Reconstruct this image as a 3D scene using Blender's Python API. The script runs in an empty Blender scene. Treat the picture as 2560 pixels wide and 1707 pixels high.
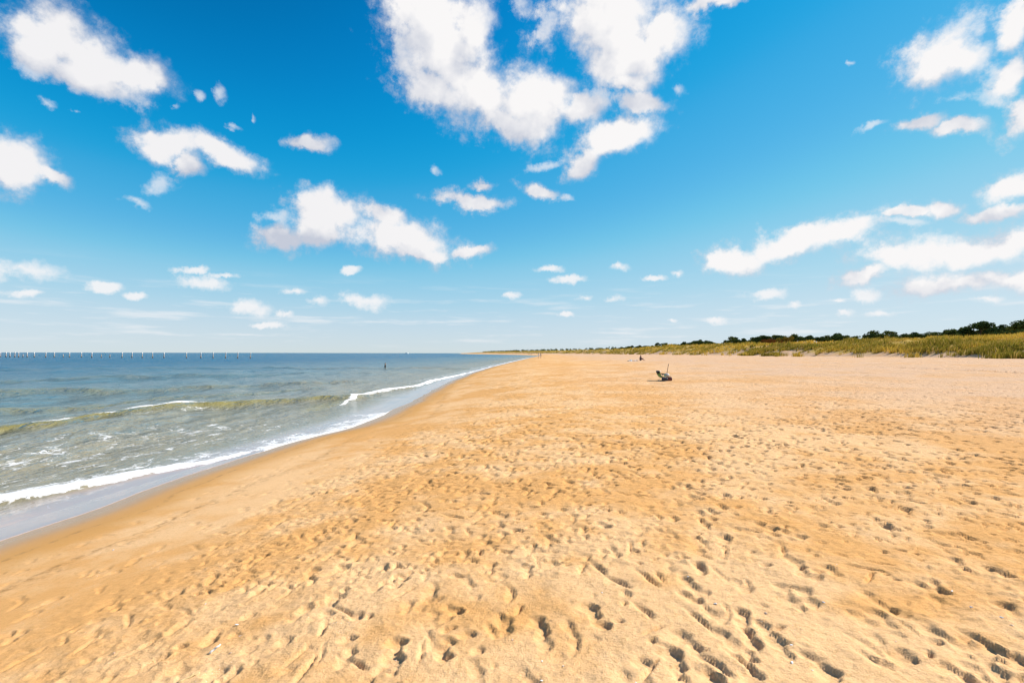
import bpy, bmesh, math, random
import numpy as np
from mathutils import Vector, Matrix, Euler

random.seed(7)
rng = np.random.default_rng(11)
scene = bpy.context.scene
COL = scene.collection
R = math.radians

# ------------------------------------------------------------------ camera
CAM_H = 2.4
F = 1280.0                       # focal length in pixels of the 2560 px wide photograph
PITCH = math.atan(29.5 / F)
ROLL = R(0.10)
cam_data = bpy.data.cameras.new('camera')
cam_data.lens = 18.0
cam_data.sensor_width = 36.0
cam_data.clip_start = 0.05
cam_data.clip_end = 120000.0
cam = bpy.data.objects.new('camera', cam_data)
COL.objects.link(cam)
fwd = Vector((0, math.cos(PITCH), math.sin(PITCH)))
right = Vector((1, 0, 0))
upv = right.cross(fwd)
rr = right * math.cos(ROLL) + upv * math.sin(ROLL)
uu = upv * math.cos(ROLL) - right * math.sin(ROLL)
right, upv = rr, uu
cam.matrix_world = Matrix.Translation((0, 0, CAM_H)) @ Matrix((right, upv, -fwd)).transposed().to_4x4()
scene.camera = cam


def pxdir(px, py):
    """photograph pixel (2560 wide) -> direction in the world"""
    return fwd + right * ((px - 1280.0) / F) - upv * ((py - 853.5) / F)


# ------------------------------------------------------------------ world, sun, exposure
SUN_AZ, SUN_EL = R(74), R(41)
sun_vec = Vector((math.sin(SUN_AZ) * math.cos(SUN_EL), math.cos(SUN_AZ) * math.cos(SUN_EL), math.sin(SUN_EL)))
EXPOSURE = 0.66
scene.view_settings.view_transform = 'Standard'
scene.view_settings.look = 'None'
scene.view_settings.exposure = EXPOSURE
scene.view_settings.gamma = 1.0
scene.view_settings.use_curve_mapping = False

sl = bpy.data.lights.new('sun', 'SUN')
sl.energy = 4.4
sl.angle = R(0.53)
sl.color = (1.0, 0.94, 0.84)
so = bpy.data.objects.new('sun', sl)
COL.objects.link(so)
so.rotation_euler = sun_vec.to_track_quat('Z', 'Y').to_euler()

world = bpy.data.worlds.new('World')
scene.world = world
world.use_nodes = True
world.cycles.sampling_method = 'NONE'


class NT:
    """small node-building helper"""
    def __init__(self, tree):
        self.t = tree

    def n(self, kind, ins=None, **props):
        nd = self.t.nodes.new(kind)
        for k, v in props.items():
            setattr(nd, k, v)
        for k, v in (ins or {}).items():
            s = nd.inputs[k]
            if isinstance(v, bpy.types.NodeSocket):
                self.t.links.new(v, s)
            else:
                s.default_value = v
        return nd

    def math(self, op, a, b=None, c=None, clamp=False):
        ins = {0: a}
        if b is not None:
            ins[1] = b
        if c is not None:
            ins[2] = c
        return self.n('ShaderNodeMath', ins, operation=op, use_clamp=clamp).outputs[0]

    def vmath(self, op, a, b=None, scale=None):
        ins = {0: a}
        if b is not None:
            ins[1] = b
        nd = self.n('ShaderNodeVectorMath', ins, operation=op)
        if scale is not None:
            if isinstance(scale, bpy.types.NodeSocket):
                self.t.links.new(scale, nd.inputs['Scale'])
            else:
                nd.inputs['Scale'].default_value = scale
        return nd.outputs['Value'] if op in ('LENGTH', 'DOT_PRODUCT', 'DISTANCE') else nd.outputs['Vector']

    def step(self, v, lo, hi, a=0.0, b=1.0, smooth=True):
        nd = self.n('ShaderNodeMapRange', {'Value': v, 'From Min': lo, 'From Max': hi, 'To Min': a, 'To Max': b},
                    interpolation_type='SMOOTHSTEP' if smooth else 'LINEAR')
        return nd.outputs[0]

    def mix(self, f, a, b, blend='MIX'):
        nd = self.n('ShaderNodeMix', data_type='RGBA', blend_type=blend)
        for sock, v in ((nd.inputs[0], f), (nd.inputs[6], a), (nd.inputs[7], b)):
            if isinstance(v, bpy.types.NodeSocket):
                self.t.links.new(v, sock)
            else:
                sock.default_value = v if not isinstance(v, tuple) or len(v) != 3 else (*v, 1.0)
        return nd.outputs[2]

    def noise(self, vec, scale, detail=4, rough=0.55, dist=0.0, col=False):
        nd = self.n('ShaderNodeTexNoise', {'Vector': vec, 'Scale': scale, 'Detail': detail, 'Roughness': rough,
                                           'Distortion': dist})
        return nd.outputs['Color' if col else 'Fac']


# clouds: ellipses over the sky sphere, given by where they stand in the sky (photo scaled to 2352 px)
CLOUDS = [
    # upper left
    (120, 85, 118, 72, 12), (235, 140, 140, 66, 22), (75, 120, 78, 52, 5), (325, 160, 68, 42, 28), (205, 175, 130, 44, 12),
    (30, 360, 110, 62, 18), (115, 400, 66, 22, 22), (400, 330, 76, 44, 5), (490, 350, 104, 30, 18), (435, 380, 40, 26, 50),
    (715, 326, 56, 22, 14),
    # big heart, left arm
    (965, 20, 104, 88, 25), (1020, 105, 120, 108, 35), (1000, 225, 92, 66, 35), (1110, 205, 140, 88, 22), (1225, 225, 118, 84, 10),
    (1180, 285, 112, 42, 8), (1335, 262, 66, 40, -14), (1075, 50, 72, 72, 40),
    # big heart, right arm
    (1395, 50, 136, 120, 0), (1425, 125, 138, 84, 6), (1520, 80, 72, 84, 10), (1440, 180, 74, 36, 20), (1480, 236, 62, 30, 6),
    (1408, 325, 102, 40, -18), (1345, 372, 52, 34, -35), (1660, 8, 90, 22, -10),
    (1080, 455, 92, 19, 8), (1100, 421, 36, 14, 0), (1248, 442, 52, 17, 14),
    # middle
    (755, 495, 84, 50, 10), (735, 540, 60, 34, 0), (645, 545, 58, 30, -8), (905, 548, 150, 46, 9), (870, 500, 66, 28, 8), (960, 580, 110, 20, 2),
    (1085, 580, 44, 19, -8),
    # right
    (2145, 145, 100, 78, 0), (2200, 135, 74, 58, 10), (2335, 50, 52, 58, 0), (2340, 165, 34, 60, 10), (2110, 286, 60, 22, -5),
    (2195, 304, 74, 20, -6), (2345, 255, 36, 46, 0),
    (1810, 565, 160, 36, -16), (1690, 603, 70, 32, 0), (1925, 532, 84, 26, -4), (1850, 535, 60, 26, 0),
    (2190, 575, 190, 42, -7), (2320, 552, 120, 36, -6), (2060, 592, 72, 32, 0), (2200, 658, 150, 30, -5), (2330, 640, 110, 28, -4),
    (2325, 425, 80, 32, -16), (2275, 487, 96, 18, -6), (2150, 482, 40, 24, 0), (2075, 490, 60, 13, -15), (1985, 632, 66, 18, -16),
]
SMALL = [
    (1420, 612, 25, 10, 0), (1557, 630, 17, 10, 0), (1505, 641, 26, 7, 0), (1345, 686, 19, 9, 0), (1400, 687, 27, 11, 0),
    (1757, 676, 60, 12, -2), (1640, 737, 32, 10, 0), (1825, 698, 18, 10, 0), (1990, 681, 30, 16, 0), (1938, 717, 28, 9, 0),
    (2020, 720, 34, 9, 0), (2265, 688, 42, 9, 0), (480, 653, 62, 16, 4), (568, 705, 52, 20, 4), (840, 690, 52, 17, 10),
    (655, 721, 24, 9, 0), (730, 690, 26, 15, 0), (680, 668, 32, 10, 0), (50, 618, 84, 26, 4), (240, 660, 34, 10, 0), (315, 679, 25, 8, 0),
    (805, 620, 24, 9, 0), (1172, 679, 29, 9, 0), (60, 672, 40, 9, 0), (1310, 642, 46, 9, 0), (1925, 690, 18, 7, 0), (610, 748, 42, 6, 0),
    (1260, 620, 32, 8, 0), (445, 620, 36, 8, 0), (520, 634, 34, 8, 0), (1300, 724, 16, 6, 0), (1540, 735, 16, 5, 0),
]
WISPS = [
    (65, 170, 60, 26, 14), (240, 210, 120, 24, 10), (110, 246, 46, 13, 18), (175, 270, 26, 9, 20), (495, 218, 20, 26, 20),
    (440, 214, 18, 14, 50), (375, 236, 26, 12, 0), (568, 264, 12, 10, 0), (300, 472, 56, 12, 16), (390, 440, 56, 26, -10),
    (640, 500, 50, 26, -20), (1265, 372, 50, 14, -20), (995, 380, 18, 14, 40), (1190, 20, 40, 30, 40), (2290, 160, 46, 30, -50),
    (2000, 285, 28, 10, -25), (1560, 190, 30, 26, 0), (1955, 130, 14, 10, -40), (520, 290, 30, 10, 10), (1310, 460, 26, 12, 20), (2060, 520, 50, 10, -5),
    (940, 110, 40, 90, 10), (1250, 60, 24, 40, 20), (1360, 235, 60, 26, -10), (2190, 230, 130, 20, 4),
]
wn = world.node_tree
wn.nodes.clear()
N = NT(wn)
gen = N.n('ShaderNodeTexCoord').outputs['Generated']
sky = N.n('ShaderNodeTexSky', sky_type='NISHITA', sun_disc=False, sun_elevation=SUN_EL, sun_rotation=SUN_AZ,
          altitude=0.0, air_density=1.0, dust_density=0.0, ozone_density=4.0).outputs[0]
# grade of the clear sky (the photograph is processed: cyan, saturated)
sep = N.n('ShaderNodeSeparateColor', {0: N.vmath('SCALE', sky, scale=0.1)})
SKY_CURVES = (
    [(0, 0), (.09, .001), (.13, .012), (.15, .045), (.18, .09), (.22, .17), (.26, .27), (.35, .41), (.46, .53), (.6, .60), (.75, .64), (1, .68)],
    [(0, 0), (.14, .12), (.156, .165), (.175, .215), (.21, .30), (.27, .40), (.32, .46), (.41, .59), (.5, .65), (.6, .70), (.73, .74), (1, .79)],
    [(0, 0), (.25, .33), (.306, .456), (.33, .53), (.38, .64), (.46, .73), (.58, .80), (.7, .83), (.85, .85), (1, .87)])
grad = []
for i, pts in enumerate(SKY_CURVES):
    fc = N.n('ShaderNodeFloatCurve', {'Value': sep.outputs[i]})
    cv = fc.mapping.curves[0]
    cv.points[0].location, cv.points[-1].location = pts[0], pts[-1]
    for p in pts[1:-1]:
        cv.points.new(*p)
    for p in cv.points:
        p.handle_type = 'AUTO_CLAMPED'
    fc.mapping.update()
    grad.append(N.math('MULTIPLY', fc.outputs[0], 1.0 / 2 ** EXPOSURE))
clear = N.n('ShaderNodeCombineColor', {0: grad[0], 1: grad[1], 2: grad[2]}).outputs[0]

nz1 = N.n('ShaderNodeTexNoise', {'Vector': gen, 'Scale': 9.0, 'Detail': 6.0, 'Roughness': 0.60})
nz2 = N.n('ShaderNodeTexNoise', {'Vector': gen, 'Scale': 36.0, 'Detail': 6.0, 'Roughness': 0.68})
warp = N.vmath('SUBTRACT', nz1.outputs['Color'], (0.5, 0.5, 0.5))
wdir = N.vmath('ADD', gen, N.vmath('SCALE', warp, scale=0.085))
warp2 = N.vmath('SUBTRACT', nz2.outputs['Color'], (0.5, 0.5, 0.5))
wdir2 = N.vmath('ADD', gen, N.vmath('SCALE', warp2, scale=0.022))


def chain(lst, vec, k, grow=1.0):
    acc = None
    for (cx, cy, rx, ry, ang) in lst:
        s = 2560.0 / 2352.0
        cx, cy, rx, ry = cx * s, cy * s, rx * s * grow, ry * s * grow
        ca, sa = math.cos(R(ang)), math.sin(R(ang))
        c = pxdir(cx, cy).normalized()
        u = (pxdir(cx + rx * ca, cy + rx * sa).normalized() - pxdir(cx - rx * ca, cy - rx * sa).normalized()) / 2
        v = (pxdir(cx + ry * sa, cy - ry * ca).normalized() - pxdir(cx - ry * sa, cy + ry * ca).normalized()) / 2
        un = u.normalized()
        vn = (v - un * v.dot(un)).normalized()
        w = un.cross(vn)
        eul = Matrix((un, vn, w)).transposed().to_euler('XYZ')
        mp = N.n('ShaderNodeMapping', {'Vector': vec, 'Location': c, 'Rotation': eul,
                                       'Scale': (u.length, v.length, 0.6)}, vector_type='TEXTURE')
        ln = N.vmath('LENGTH', mp.outputs[0])
        acc = ln if acc is None else N.math('SMOOTH_MIN', acc, ln, k)
    return acc


billow = N.noise(gen, 15.0, 4, 0.58)
fine = nz2.outputs['Fac']
nz = N.math('ADD', N.math('MULTIPLY', N.math('SUBTRACT', billow, 0.5), 3.0), N.math('MULTIPLY', N.math('SUBTRACT', fine, 0.5), 1.7))
d_main = N.math('SUBTRACT', 1.22, chain(CLOUDS, wdir, 0.20))
d_small = N.math('SUBTRACT', 1.15, chain(SMALL, wdir2, 0.1, 1.2))
d_wisp = N.math('SUBTRACT', 1.0, chain(WISPS, wdir, 0.1, 1.25))
a_main = N.step(N.math('ADD', N.math('MULTIPLY', d_main, 2.1), nz), 0.05, 1.55)
veil = N.math('MULTIPLY', N.step(N.math('ADD', d_main, N.math('MULTIPLY', nz, 0.75)), -0.20, 0.55, 0.0, 0.55), N.step(fine, 0.38, 0.66, 0.25, 1.0))
a_main = N.math('MAXIMUM', a_main, veil)
a_small = N.step(N.math('ADD', d_small, N.math('MULTIPLY', nz, 0.75)), 0.10, 1.0, 0.0, 0.88)
a_wisp = N.step(N.math('ADD', d_wisp, N.math('MULTIPLY', nz, 1.0)), 0.10, 1.1, 0.0, 0.60)
# thin banks of far cloud above the horizon, all the way round
gz = N.n('ShaderNodeSeparateXYZ', {0: gen})
bank_v = N.n('ShaderNodeMapping', {'Vector': gen, 'Scale': (7.0, 7.0, 75.0)}).outputs[0]
bank = N.noise(bank_v, 1.0, 4, 0.6)
bank_m = N.math('MULTIPLY', N.step(gz.outputs[2], 0.0, 0.035), N.step(gz.outputs[2], 0.16, 0.05))
a_bank = N.math('MULTIPLY', N.step(bank, 0.50, 0.72, 0.0, 0.50), bank_m)
# the same kind of broken cumulus in the parts of the sky beside and behind
oth = N.step(gz.outputs[1], 0.58, 0.34)
up_m = N.step(gz.outputs[2], 0.03, 0.12)
a_oth = N.math('MULTIPLY', N.math('MULTIPLY', N.step(N.math('ADD', N.noise(gen, 3.2, 5, 0.56), N.math('MULTIPLY', fine, 0.08)), 0.60, 0.72), oth), up_m)
hz_ = N.step(gz.outputs[2], 0.0, 0.02)
# light on the clouds: relief of the billows towards the sun, grey thick undersides
off = N.vmath('ADD', gen, tuple(sun_vec * 0.035))
relief = N.math('SUBTRACT', billow, N.noise(off, 15.0, 3, 0.58))
lit = N.math('ADD', N.math('MULTIPLY', relief, 1.8), 0.56, clamp=True)
dark = N.step(N.math('ADD', N.math('MULTIPLY', d_main, 1.6), nz), 1.35, 0.15, 0.0, 0.42)
lit = N.math('SUBTRACT', lit, dark, clamp=True)
# broad modelling: the side turned to the sun and the sky is lit, the underside is grey
big = [c_ for c_ in CLOUDS if c_[2] > 70 and c_[3] > 25]
mv = N.vmath('ADD', wdir, tuple((sun_vec * 0.5 + Vector((0, -0.25, 0.75))) * 0.055))
shape0 = N.math('MINIMUM', chain(big, wdir, 0.3), 1.6)
shape1 = N.math('MINIMUM', chain(big, mv, 0.3), 1.6)
lit = N.math('ADD', lit, N.math('MULTIPLY', N.math('SUBTRACT', shape1, shape0), 0.60), clamp=True)
# away from the sun the clouds show more of their shaded side
side = N.vmath('DOT_PRODUCT', gen, tuple(sun_vec))
lit = N.math('ADD', lit, N.step(side, 0.05, 0.75, -0.14, 0.24), clamp=True)
K = 1.0 / (2 ** EXPOSURE)
ccol = N.mix(lit, (0.56 * K, 0.60 * K, 0.70 * K), (0.95 * K, 0.935 * K, 0.935 * K))
bg_clear = N.n('ShaderNodeBackground', {'Color': N.vmath('SCALE', clear, scale=10.0), 'Strength': 0.1}).outputs[0]
bg_small = N.n('ShaderNodeBackground', {'Color': (9.3 * K, 9.25 * K, 9.35 * K, 1.0), 'Strength': 0.1}).outputs[0]
bg_cloud = N.n('ShaderNodeBackground', {'Color': N.vmath('SCALE', ccol, scale=10.0), 'Strength': 0.1}).outputs[0]
sh_ = bg_clear
for a, bgc in ((N.math('MULTIPLY', a_bank, hz_), bg_small), (N.math('MULTIPLY', a_oth, hz_), bg_cloud), (a_wisp, bg_small), (a_small, bg_small), (a_main, bg_cloud)):
    sh_ = N.n('ShaderNodeMixShader', {0: a, 1: sh_, 2: bgc}).outputs[0]
wo = N.n('ShaderNodeOutputWorld', {'Surface': sh_})

# ------------------------------------------------------------------ render settings
scene.render.engine = 'CYCLES'
cy = scene.cycles
cy.use_denoising = True
cy.use_adaptive_sampling = True
cy.adaptive_threshold = 0.015
cy.adaptive_min_samples = 12
cy.max_bounces = 4
cy.diffuse_bounces = 2
cy.glossy_bounces = 2
cy.transparent_max_bounces = 12
cy.sample_clamp_indirect = 6.0
cy.filter_width = 1.35

# ------------------------------------------------------------------ helpers


def hash2(xi, yi, seed):
    h = (xi.astype(np.int64) * 374761393 + yi.astype(np.int64) * 668265263 + seed * 974634777) & 0xffffffff
    h = ((h ^ (h >> 13)) * 1274126177) & 0xffffffff
    h = h ^ (h >> 16)
    return (h & 0xffffff) / float(0xffffff) * 2 - 1


def vnoise(x, y, seed=0):
    xi, yi = np.floor(x), np.floor(y)
    fx, fy = x - xi, y - yi
    fx = fx * fx * fx * (fx * (fx * 6 - 15) + 10)
    fy = fy * fy * fy * (fy * (fy * 6 - 15) + 10)
    a, b = hash2(xi, yi, seed), hash2(xi + 1, yi, seed)
    c, d = hash2(xi, yi + 1, seed), hash2(xi + 1, yi + 1, seed)
    return (a * (1 - fx) + b * fx) * (1 - fy) + (c * (1 - fx) + d * fx) * fy


def fbm(x, y, octv=4, seed=0, gain=0.5):
    t, amp, f = 0.0, 1.0, 1.0
    for o in range(octv):
        t = t + amp * vnoise(x * f + o * 17.3, y * f - o * 9.1, seed + o)
        amp *= gain
        f *= 2.03
    return t


def sstep(x, a, b):
    t = np.clip((x - a) / (b - a), 0, 1)
    return t * t * (3 - 2 * t)


def link(o, parent=None):
    COL.objects.link(o)
    if parent is not None:
        o.parent = parent
    return o


def tag(o, label=None, cat=None, group=None, kind=None):
    if label:
        o['label'] = label
    if cat:
        o['category'] = cat
    if group:
        o['group'] = group
    if kind:
        o['kind'] = kind
    return o


def empty(name, loc, rz=0.0):
    o = bpy.data.objects.new(name, None)
    o.location = loc
    o.rotation_euler = (0, 0, rz)
    o.empty_display_size = 0.2
    return link(o)


def raw_mesh(name, V, faces_flat, n_per_face, mats, smooth=True, mat_idx=None):
    """fast mesh from numpy: all faces with n_per_face corners"""
    me = bpy.data.meshes.new(name)
    V = np.ascontiguousarray(V, dtype=np.float32)
    Fi = np.ascontiguousarray(faces_flat, dtype=np.int32).ravel()
    nf = len(Fi) // n_per_face
    me.vertices.add(len(V))
    me.vertices.foreach_set('co', V.ravel())
    me.loops.add(len(Fi))
    me.loops.foreach_set('vertex_index', Fi)
    me.polygons.add(nf)
    me.polygons.foreach_set('loop_start', np.arange(0, nf * n_per_face, n_per_face, dtype=np.int32))
    if mat_idx is not None:
        me.polygons.foreach_set('material_index', np.ascontiguousarray(mat_idx, dtype=np.int32))
    me.update(calc_edges=True)
    me.polygons.foreach_set('use_smooth', np.full(nf, smooth, dtype=bool))
    for m in (mats if isinstance(mats, (list, tuple)) else [mats]):
        me.materials.append(m)
    me.validate()
    return me


def attr(me, name, arr):
    a = me.attributes.new(name, 'FLOAT', 'POINT')
    a.data.foreach_set('value', np.ascontiguousarray(arr, dtype=np.float32).ravel())


def grid_faces(nr, nc):
    i = np.arange(nr * nc, dtype=np.int32).reshape(nr, nc)
    return np.stack([i[:-1, :-1], i[:-1, 1:], i[1:, 1:], i[1:, :-1]], -1).reshape(-1, 4)


def new_mat(name):
    m = bpy.data.materials.new(name)
    m.use_nodes = True
    m.node_tree.nodes.clear()
    return m, NT(m.node_tree)


def finish(m, T, shader, disp=None):
    T.n('ShaderNodeOutputMaterial', {'Surface': shader})
    return m


def simple(name, c, rough=0.7, var=0.25, scale=12.0, bump=0.15, metal=0.0, spec=0.4):
    """procedural colour with grain and fine relief"""
    m, T = new_mat(name)
    tc = T.n('ShaderNodeTexCoord').outputs['Object']
    f = T.noise(tc, scale, 5, 0.6)
    c2 = tuple(max(0, x * (1 - var)) for x in c)
    c3 = tuple(min(1, x * (1 + var)) for x in c)
    colr = T.mix(T.step(f, 0.3, 0.7), c2, c3)
    bmp = T.n('ShaderNodeBump', {'Height': T.noise(tc, scale * 4, 3), 'Strength': bump, 'Distance': 0.01})
    b = T.n('ShaderNodeBsdfPrincipled', {'Base Color': colr, 'Roughness': rough, 'Metallic': metal, 'Specular IOR Level': spec,
                                         'Normal': bmp.outputs[0]})
    return finish(m, T, b.outputs[0])


# ------------------------------------------------------------------ shoreline and terrain heights
def on_plane(px, py, z):
    d = pxdir(px, py)
    t = (z - CAM_H) / d.z
    return (d.x * t, d.y * t)


EDGE_PX = [(57, 1340), (223, 1283), (386, 1219), (500, 1180), (606, 1143), (690, 1117), (736, 1104), (882, 1070), (940, 1050), (968, 1037),
           (985, 1022), (1039, 1000), (1075, 979), (1110, 960), (1178, 933), (1230, 917), (1280, 905), (1325, 894.5)]
edge = [on_plane(x, y, 0.06) for x, y in EDGE_PX]
edge = [(-7.4, -60), (-7.0, 0.0)] + edge + [(30, 520), (8, 800), (-45, 1050), (-160, 1700), (-260, 2600), (-1500, 15000), (-6000, 60000)]
EX = np.array([e[0] for e in edge])
EY = np.array([e[1] for e in edge])
_yy = np.concatenate([np.arange(-60, 80, 0.05), np.exp(np.linspace(math.log(80), math.log(60000), 3000))])
_xx = np.interp(_yy, EY, EX)
_k = np.exp(-0.5 * (np.arange(-16, 17) / 6.0) ** 2)
_k /= _k.sum()
_xs = np.convolve(np.pad(_xx, 16, mode='edge'), _k, mode='valid')
_k2 = np.exp(-0.5 * (np.arange(-200, 201) / 70.0) ** 2)
_k2 /= _k2.sum()
_xt = np.convolve(np.pad(_xx, 200, mode='edge'), _k2, mode='valid')
_xt[-3000:] = _xs[-3000:]
_w = sstep(_yy, 70, 80)
_xt = np.where(_yy < 80, _xt * (1 - _w) + _xs * _w, _xs)


def Eline(y):
    """edge of the thin sheet of water on the sand"""
    return np.interp(y, _yy, _xs) + 0.10 * vnoise(np.asarray(y) * 0.9, np.asarray(y) * 0 + 3.1, 5) * np.clip(30 / (np.abs(y) + 10), 0, 1)


def Tline(y):
    return np.interp(y, _yy, _xt) - 0.6


PS = np.array([-400, -60, -12, -3, 0, 1, 2, 4, 6, 8, 12, 20, 40, 64])
PZ = np.array([-12, -4, -1.0, -0.28, 0, 0.10, 0.215, 0.46, 0.66, 0.78, 0.90, 1.08, 1.50, 1.90])
_ps = np.arange(-400, 64, 0.1)
_pz = np.interp(_ps, PS, PZ)
_k3 = np.exp(-0.5 * (np.arange(-30, 31) / 10.0) ** 2)
_k3 /= _k3.sum()
_pz = np.convolve(np.pad(_pz, 30, mode='edge'), _k3, mode='valid')


def shore_s(x, y):
    return x - Tline(y)


def dune_foot(y):
    return 63 + 3.0 * vnoise(y * 0.045, y * 0 + 1.5, 21) + 2.2 * vnoise(y * 0.16, y * 0 + 4.5, 22)


def ground(x, y):
    """smooth height of the beach and the dunes, no prints"""
    x, y = np.asarray(x, dtype=float), np.asarray(y, dtype=float)
    s = shore_s(x, y)
    z = np.interp(s, _ps, _pz)
    z = z + sstep(s, 5, 12) * (0.035 * fbm(x * 0.35, y * 0.22, 3, 31) * np.clip(s / 20, 0.4, 1))
    q = s - dune_foot(y)
    lump = fbm(x * 0.11, y * 0.11, 4, 41)
    rise = 2.5 * (1 - np.exp(-np.clip(q, 0, None) / 7.0)) + 0.010 * np.clip(q, 0, 80)
    z = z + rise * (1 + 0.28 * lump * sstep(q, 0, 8)) + sstep(q, 0, 4) * 0.22 * fbm(x * 0.4, y * 0.4, 3, 47)
    # further along the coast the dunes rise a little
    z = z + sstep(q, 0, 15) * sstep(y, 70, 320) * 1.7
    return z


def ground1(x, y):
    return float(ground(np.array([x]), np.array([y]))[0])


def on_ground(px, py, zoff=0.0):
    """where the ray through a photo pixel meets the beach"""
    d = pxdir(px, py)
    t = np.concatenate([np.arange(1.0, 60, 0.05), np.arange(60, 1500, 0.5)])
    x, y, z = d.x * t, d.y * t, CAM_H + d.z * t
    h = ground(x, y) + zoff
    idx = np.argmax(z <= h)
    if idx == 0:
        idx = len(t) - 1
    a, b = z[idx - 1] - h[idx - 1], z[idx] - h[idx]
    tt = t[idx - 1] + (t[idx] - t[idx - 1]) * a / (a - b) if a != b else t[idx]
    return d.x * tt, d.y * tt


# ------------------------------------------------------------------ sand sheet
ys = [0.6]
while ys[-1] < 4000:
    y = ys[-1]
    dy = 0.0105 + 0.00034 * y ** 1.7 if y < 160 else 0.012 * y
    ys.append(y + dy)
ys = [-3.0, -1.0, 0.0, 0.3] + ys + [6000, 12000, 40000]
ys = np.array(ys)
NC = 700
tt = np.linspace(0, 1, NC)
xmin = np.maximum(-(1.25 * np.maximum(ys, 0) + 1.0), Eline(ys) - 1.8 - 0.02 * np.maximum(ys, 0))
xmax = 1.14 * np.maximum(ys, 0) + 1.2 + 0.30 * np.clip(ys - 25, 0, None)
GX = xmin[:, None] + (xmax - xmin)[:, None] * tt[None, :]
GY = np.repeat(ys[:, None], NC, 1)
GZ0 = ground(GX, GY)
S = shore_s(GX, GY)
Q = S - dune_foot(GY)
REL = np.zeros_like(GZ0)         # relief made by feet and wind
tread = sstep(S + 0.5 * vnoise(GX * 0.8, GY * 0.5, 61), 3.0, 4.6) * (1 - sstep(Q, -1, 2))
near = np.clip(1.2 - GY / 60, 0.25, 1)
REL += tread * near * (0.007 * fbm(GX * 2.4, GY * 2.4, 3, 71) + 0.0035 * fbm(GX * 11, GY * 11, 3, 73, 0.65))
REL += tread * sstep(GY, 10, 30) * 0.018 * fbm(GX * 1.7, GY * 1.7, 3, 75, 0.7)
REL += (1 - tread) * (0.004 * fbm(GX * 1.2, GY * 0.7, 3, 77)) * sstep(S, 1.0, 2.5)
# crumbs and kicked-up lumps, in patches
patchy = sstep(fbm(GX * 0.9, GY * 0.9, 3, 81), -0.15, 0.55)
lump = np.clip(vnoise(GX * 17, GY * 17, 79) - 0.25, 0, 1) + 0.6 * np.clip(vnoise(GX * 37, GY * 37, 80) - 0.2, 0, 1)
band = np.exp(-((S - 4.6) / 1.1) ** 2)
REL += tread * np.clip(1 - GY / 25, 0, 1) * 0.020 * lump * np.clip(patchy + 0.8 * band, 0, 1)


def stamp(x0, y0, ang, L, W, D, kind='foot', rim=0.16):
    rad = max(L, W) * 1.1
    r0, r1 = np.searchsorted(ys, [y0 - rad, y0 + rad])
    if r1 - r0 < 2:
        return
    w0 = xmax[r0:r1] - xmin[r0:r1]
    c0 = int(max(0, ((x0 - rad - xmin[r0:r1]) / w0).min() * (NC - 1)))
    c1 = int(min(NC, ((x0 + rad - xmin[r0:r1]) / w0).max() * (NC - 1) + 2))
    if c1 - c0 < 2:
        return
    X, Y = GX[r0:r1, c0:c1] - x0, GY[r0:r1, c0:c1] - y0
    wob = 0.20 * W * vnoise((X + x0) * 20, (Y + y0) * 20, 91) + 0.06 * W * vnoise((X + x0) * 52, (Y + y0) * 52, 92)
    ca, sa = math.cos(ang), math.sin(ang)
    a = (X * -sa + Y * ca) / L          # along the foot, heel negative
    b = (X * ca + Y * sa + wob) / W
    if kind == 'foot':
        rh = np.hypot((a + 0.30) / 0.21, b / 0.34)
        rb = np.hypot((a - 0.17) / 0.26, (b + 0.03) / 0.50)
        rm = np.hypot((a + 0.05) / 0.24, (b - 0.12) / 0.30)
        r = np.minimum(np.minimum(rh, rb), rm * 1.06)
        dep = np.where(rm * 1.06 <= np.minimum(rh, rb), 0.75, 1.0) + 0.35 * np.clip(a, -0.5, 0.5)
    elif kind == 'scuff':
        r = np.hypot(a / 0.5, (b + 0.9 * a * a) / 0.5)
        dep = 1.0 + 0.5 * np.clip(a, -0.6, 0.6)
    else:
        r = np.hypot(a / 0.5, b / 0.5)
        dep = 1.0
    steep = (4.0 if kind == 'foot' else 6.5) + 9.5 * sstep(X / max(W, 0.05), -0.35, 0.35)      # sand slumps on the far wall, stands on the near one
    m = 1 / (1 + np.exp(np.clip((r - 0.92) * steep, -30, 30)))
    # the floor of a print rises towards the sea side, so only one wall stays steep
    D = D * (1.0 + 0.35 * np.clip(X / max(W, 0.03), -1, 1))
    ring = np.exp(-((r - 1.28) / 0.24) ** 2) * rim * (0.7 + 0.9 * vnoise((X + x0) * 13, (Y + y0) * 13, 93))
    Z = REL[r0:r1, c0:c1]
    REL[r0:r1, c0:c1] = Z * (1 - 0.75 * m) - D * dep * m + D * ring * (1 - m)


# trails of walkers and scattered prints
def depth_of(x, y):
    s = float(shore_s(np.array([x]), np.array([y]))[0])
    return s, float(np.clip((s - 2.6) / 3.0, 0.12, 1.0))


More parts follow.
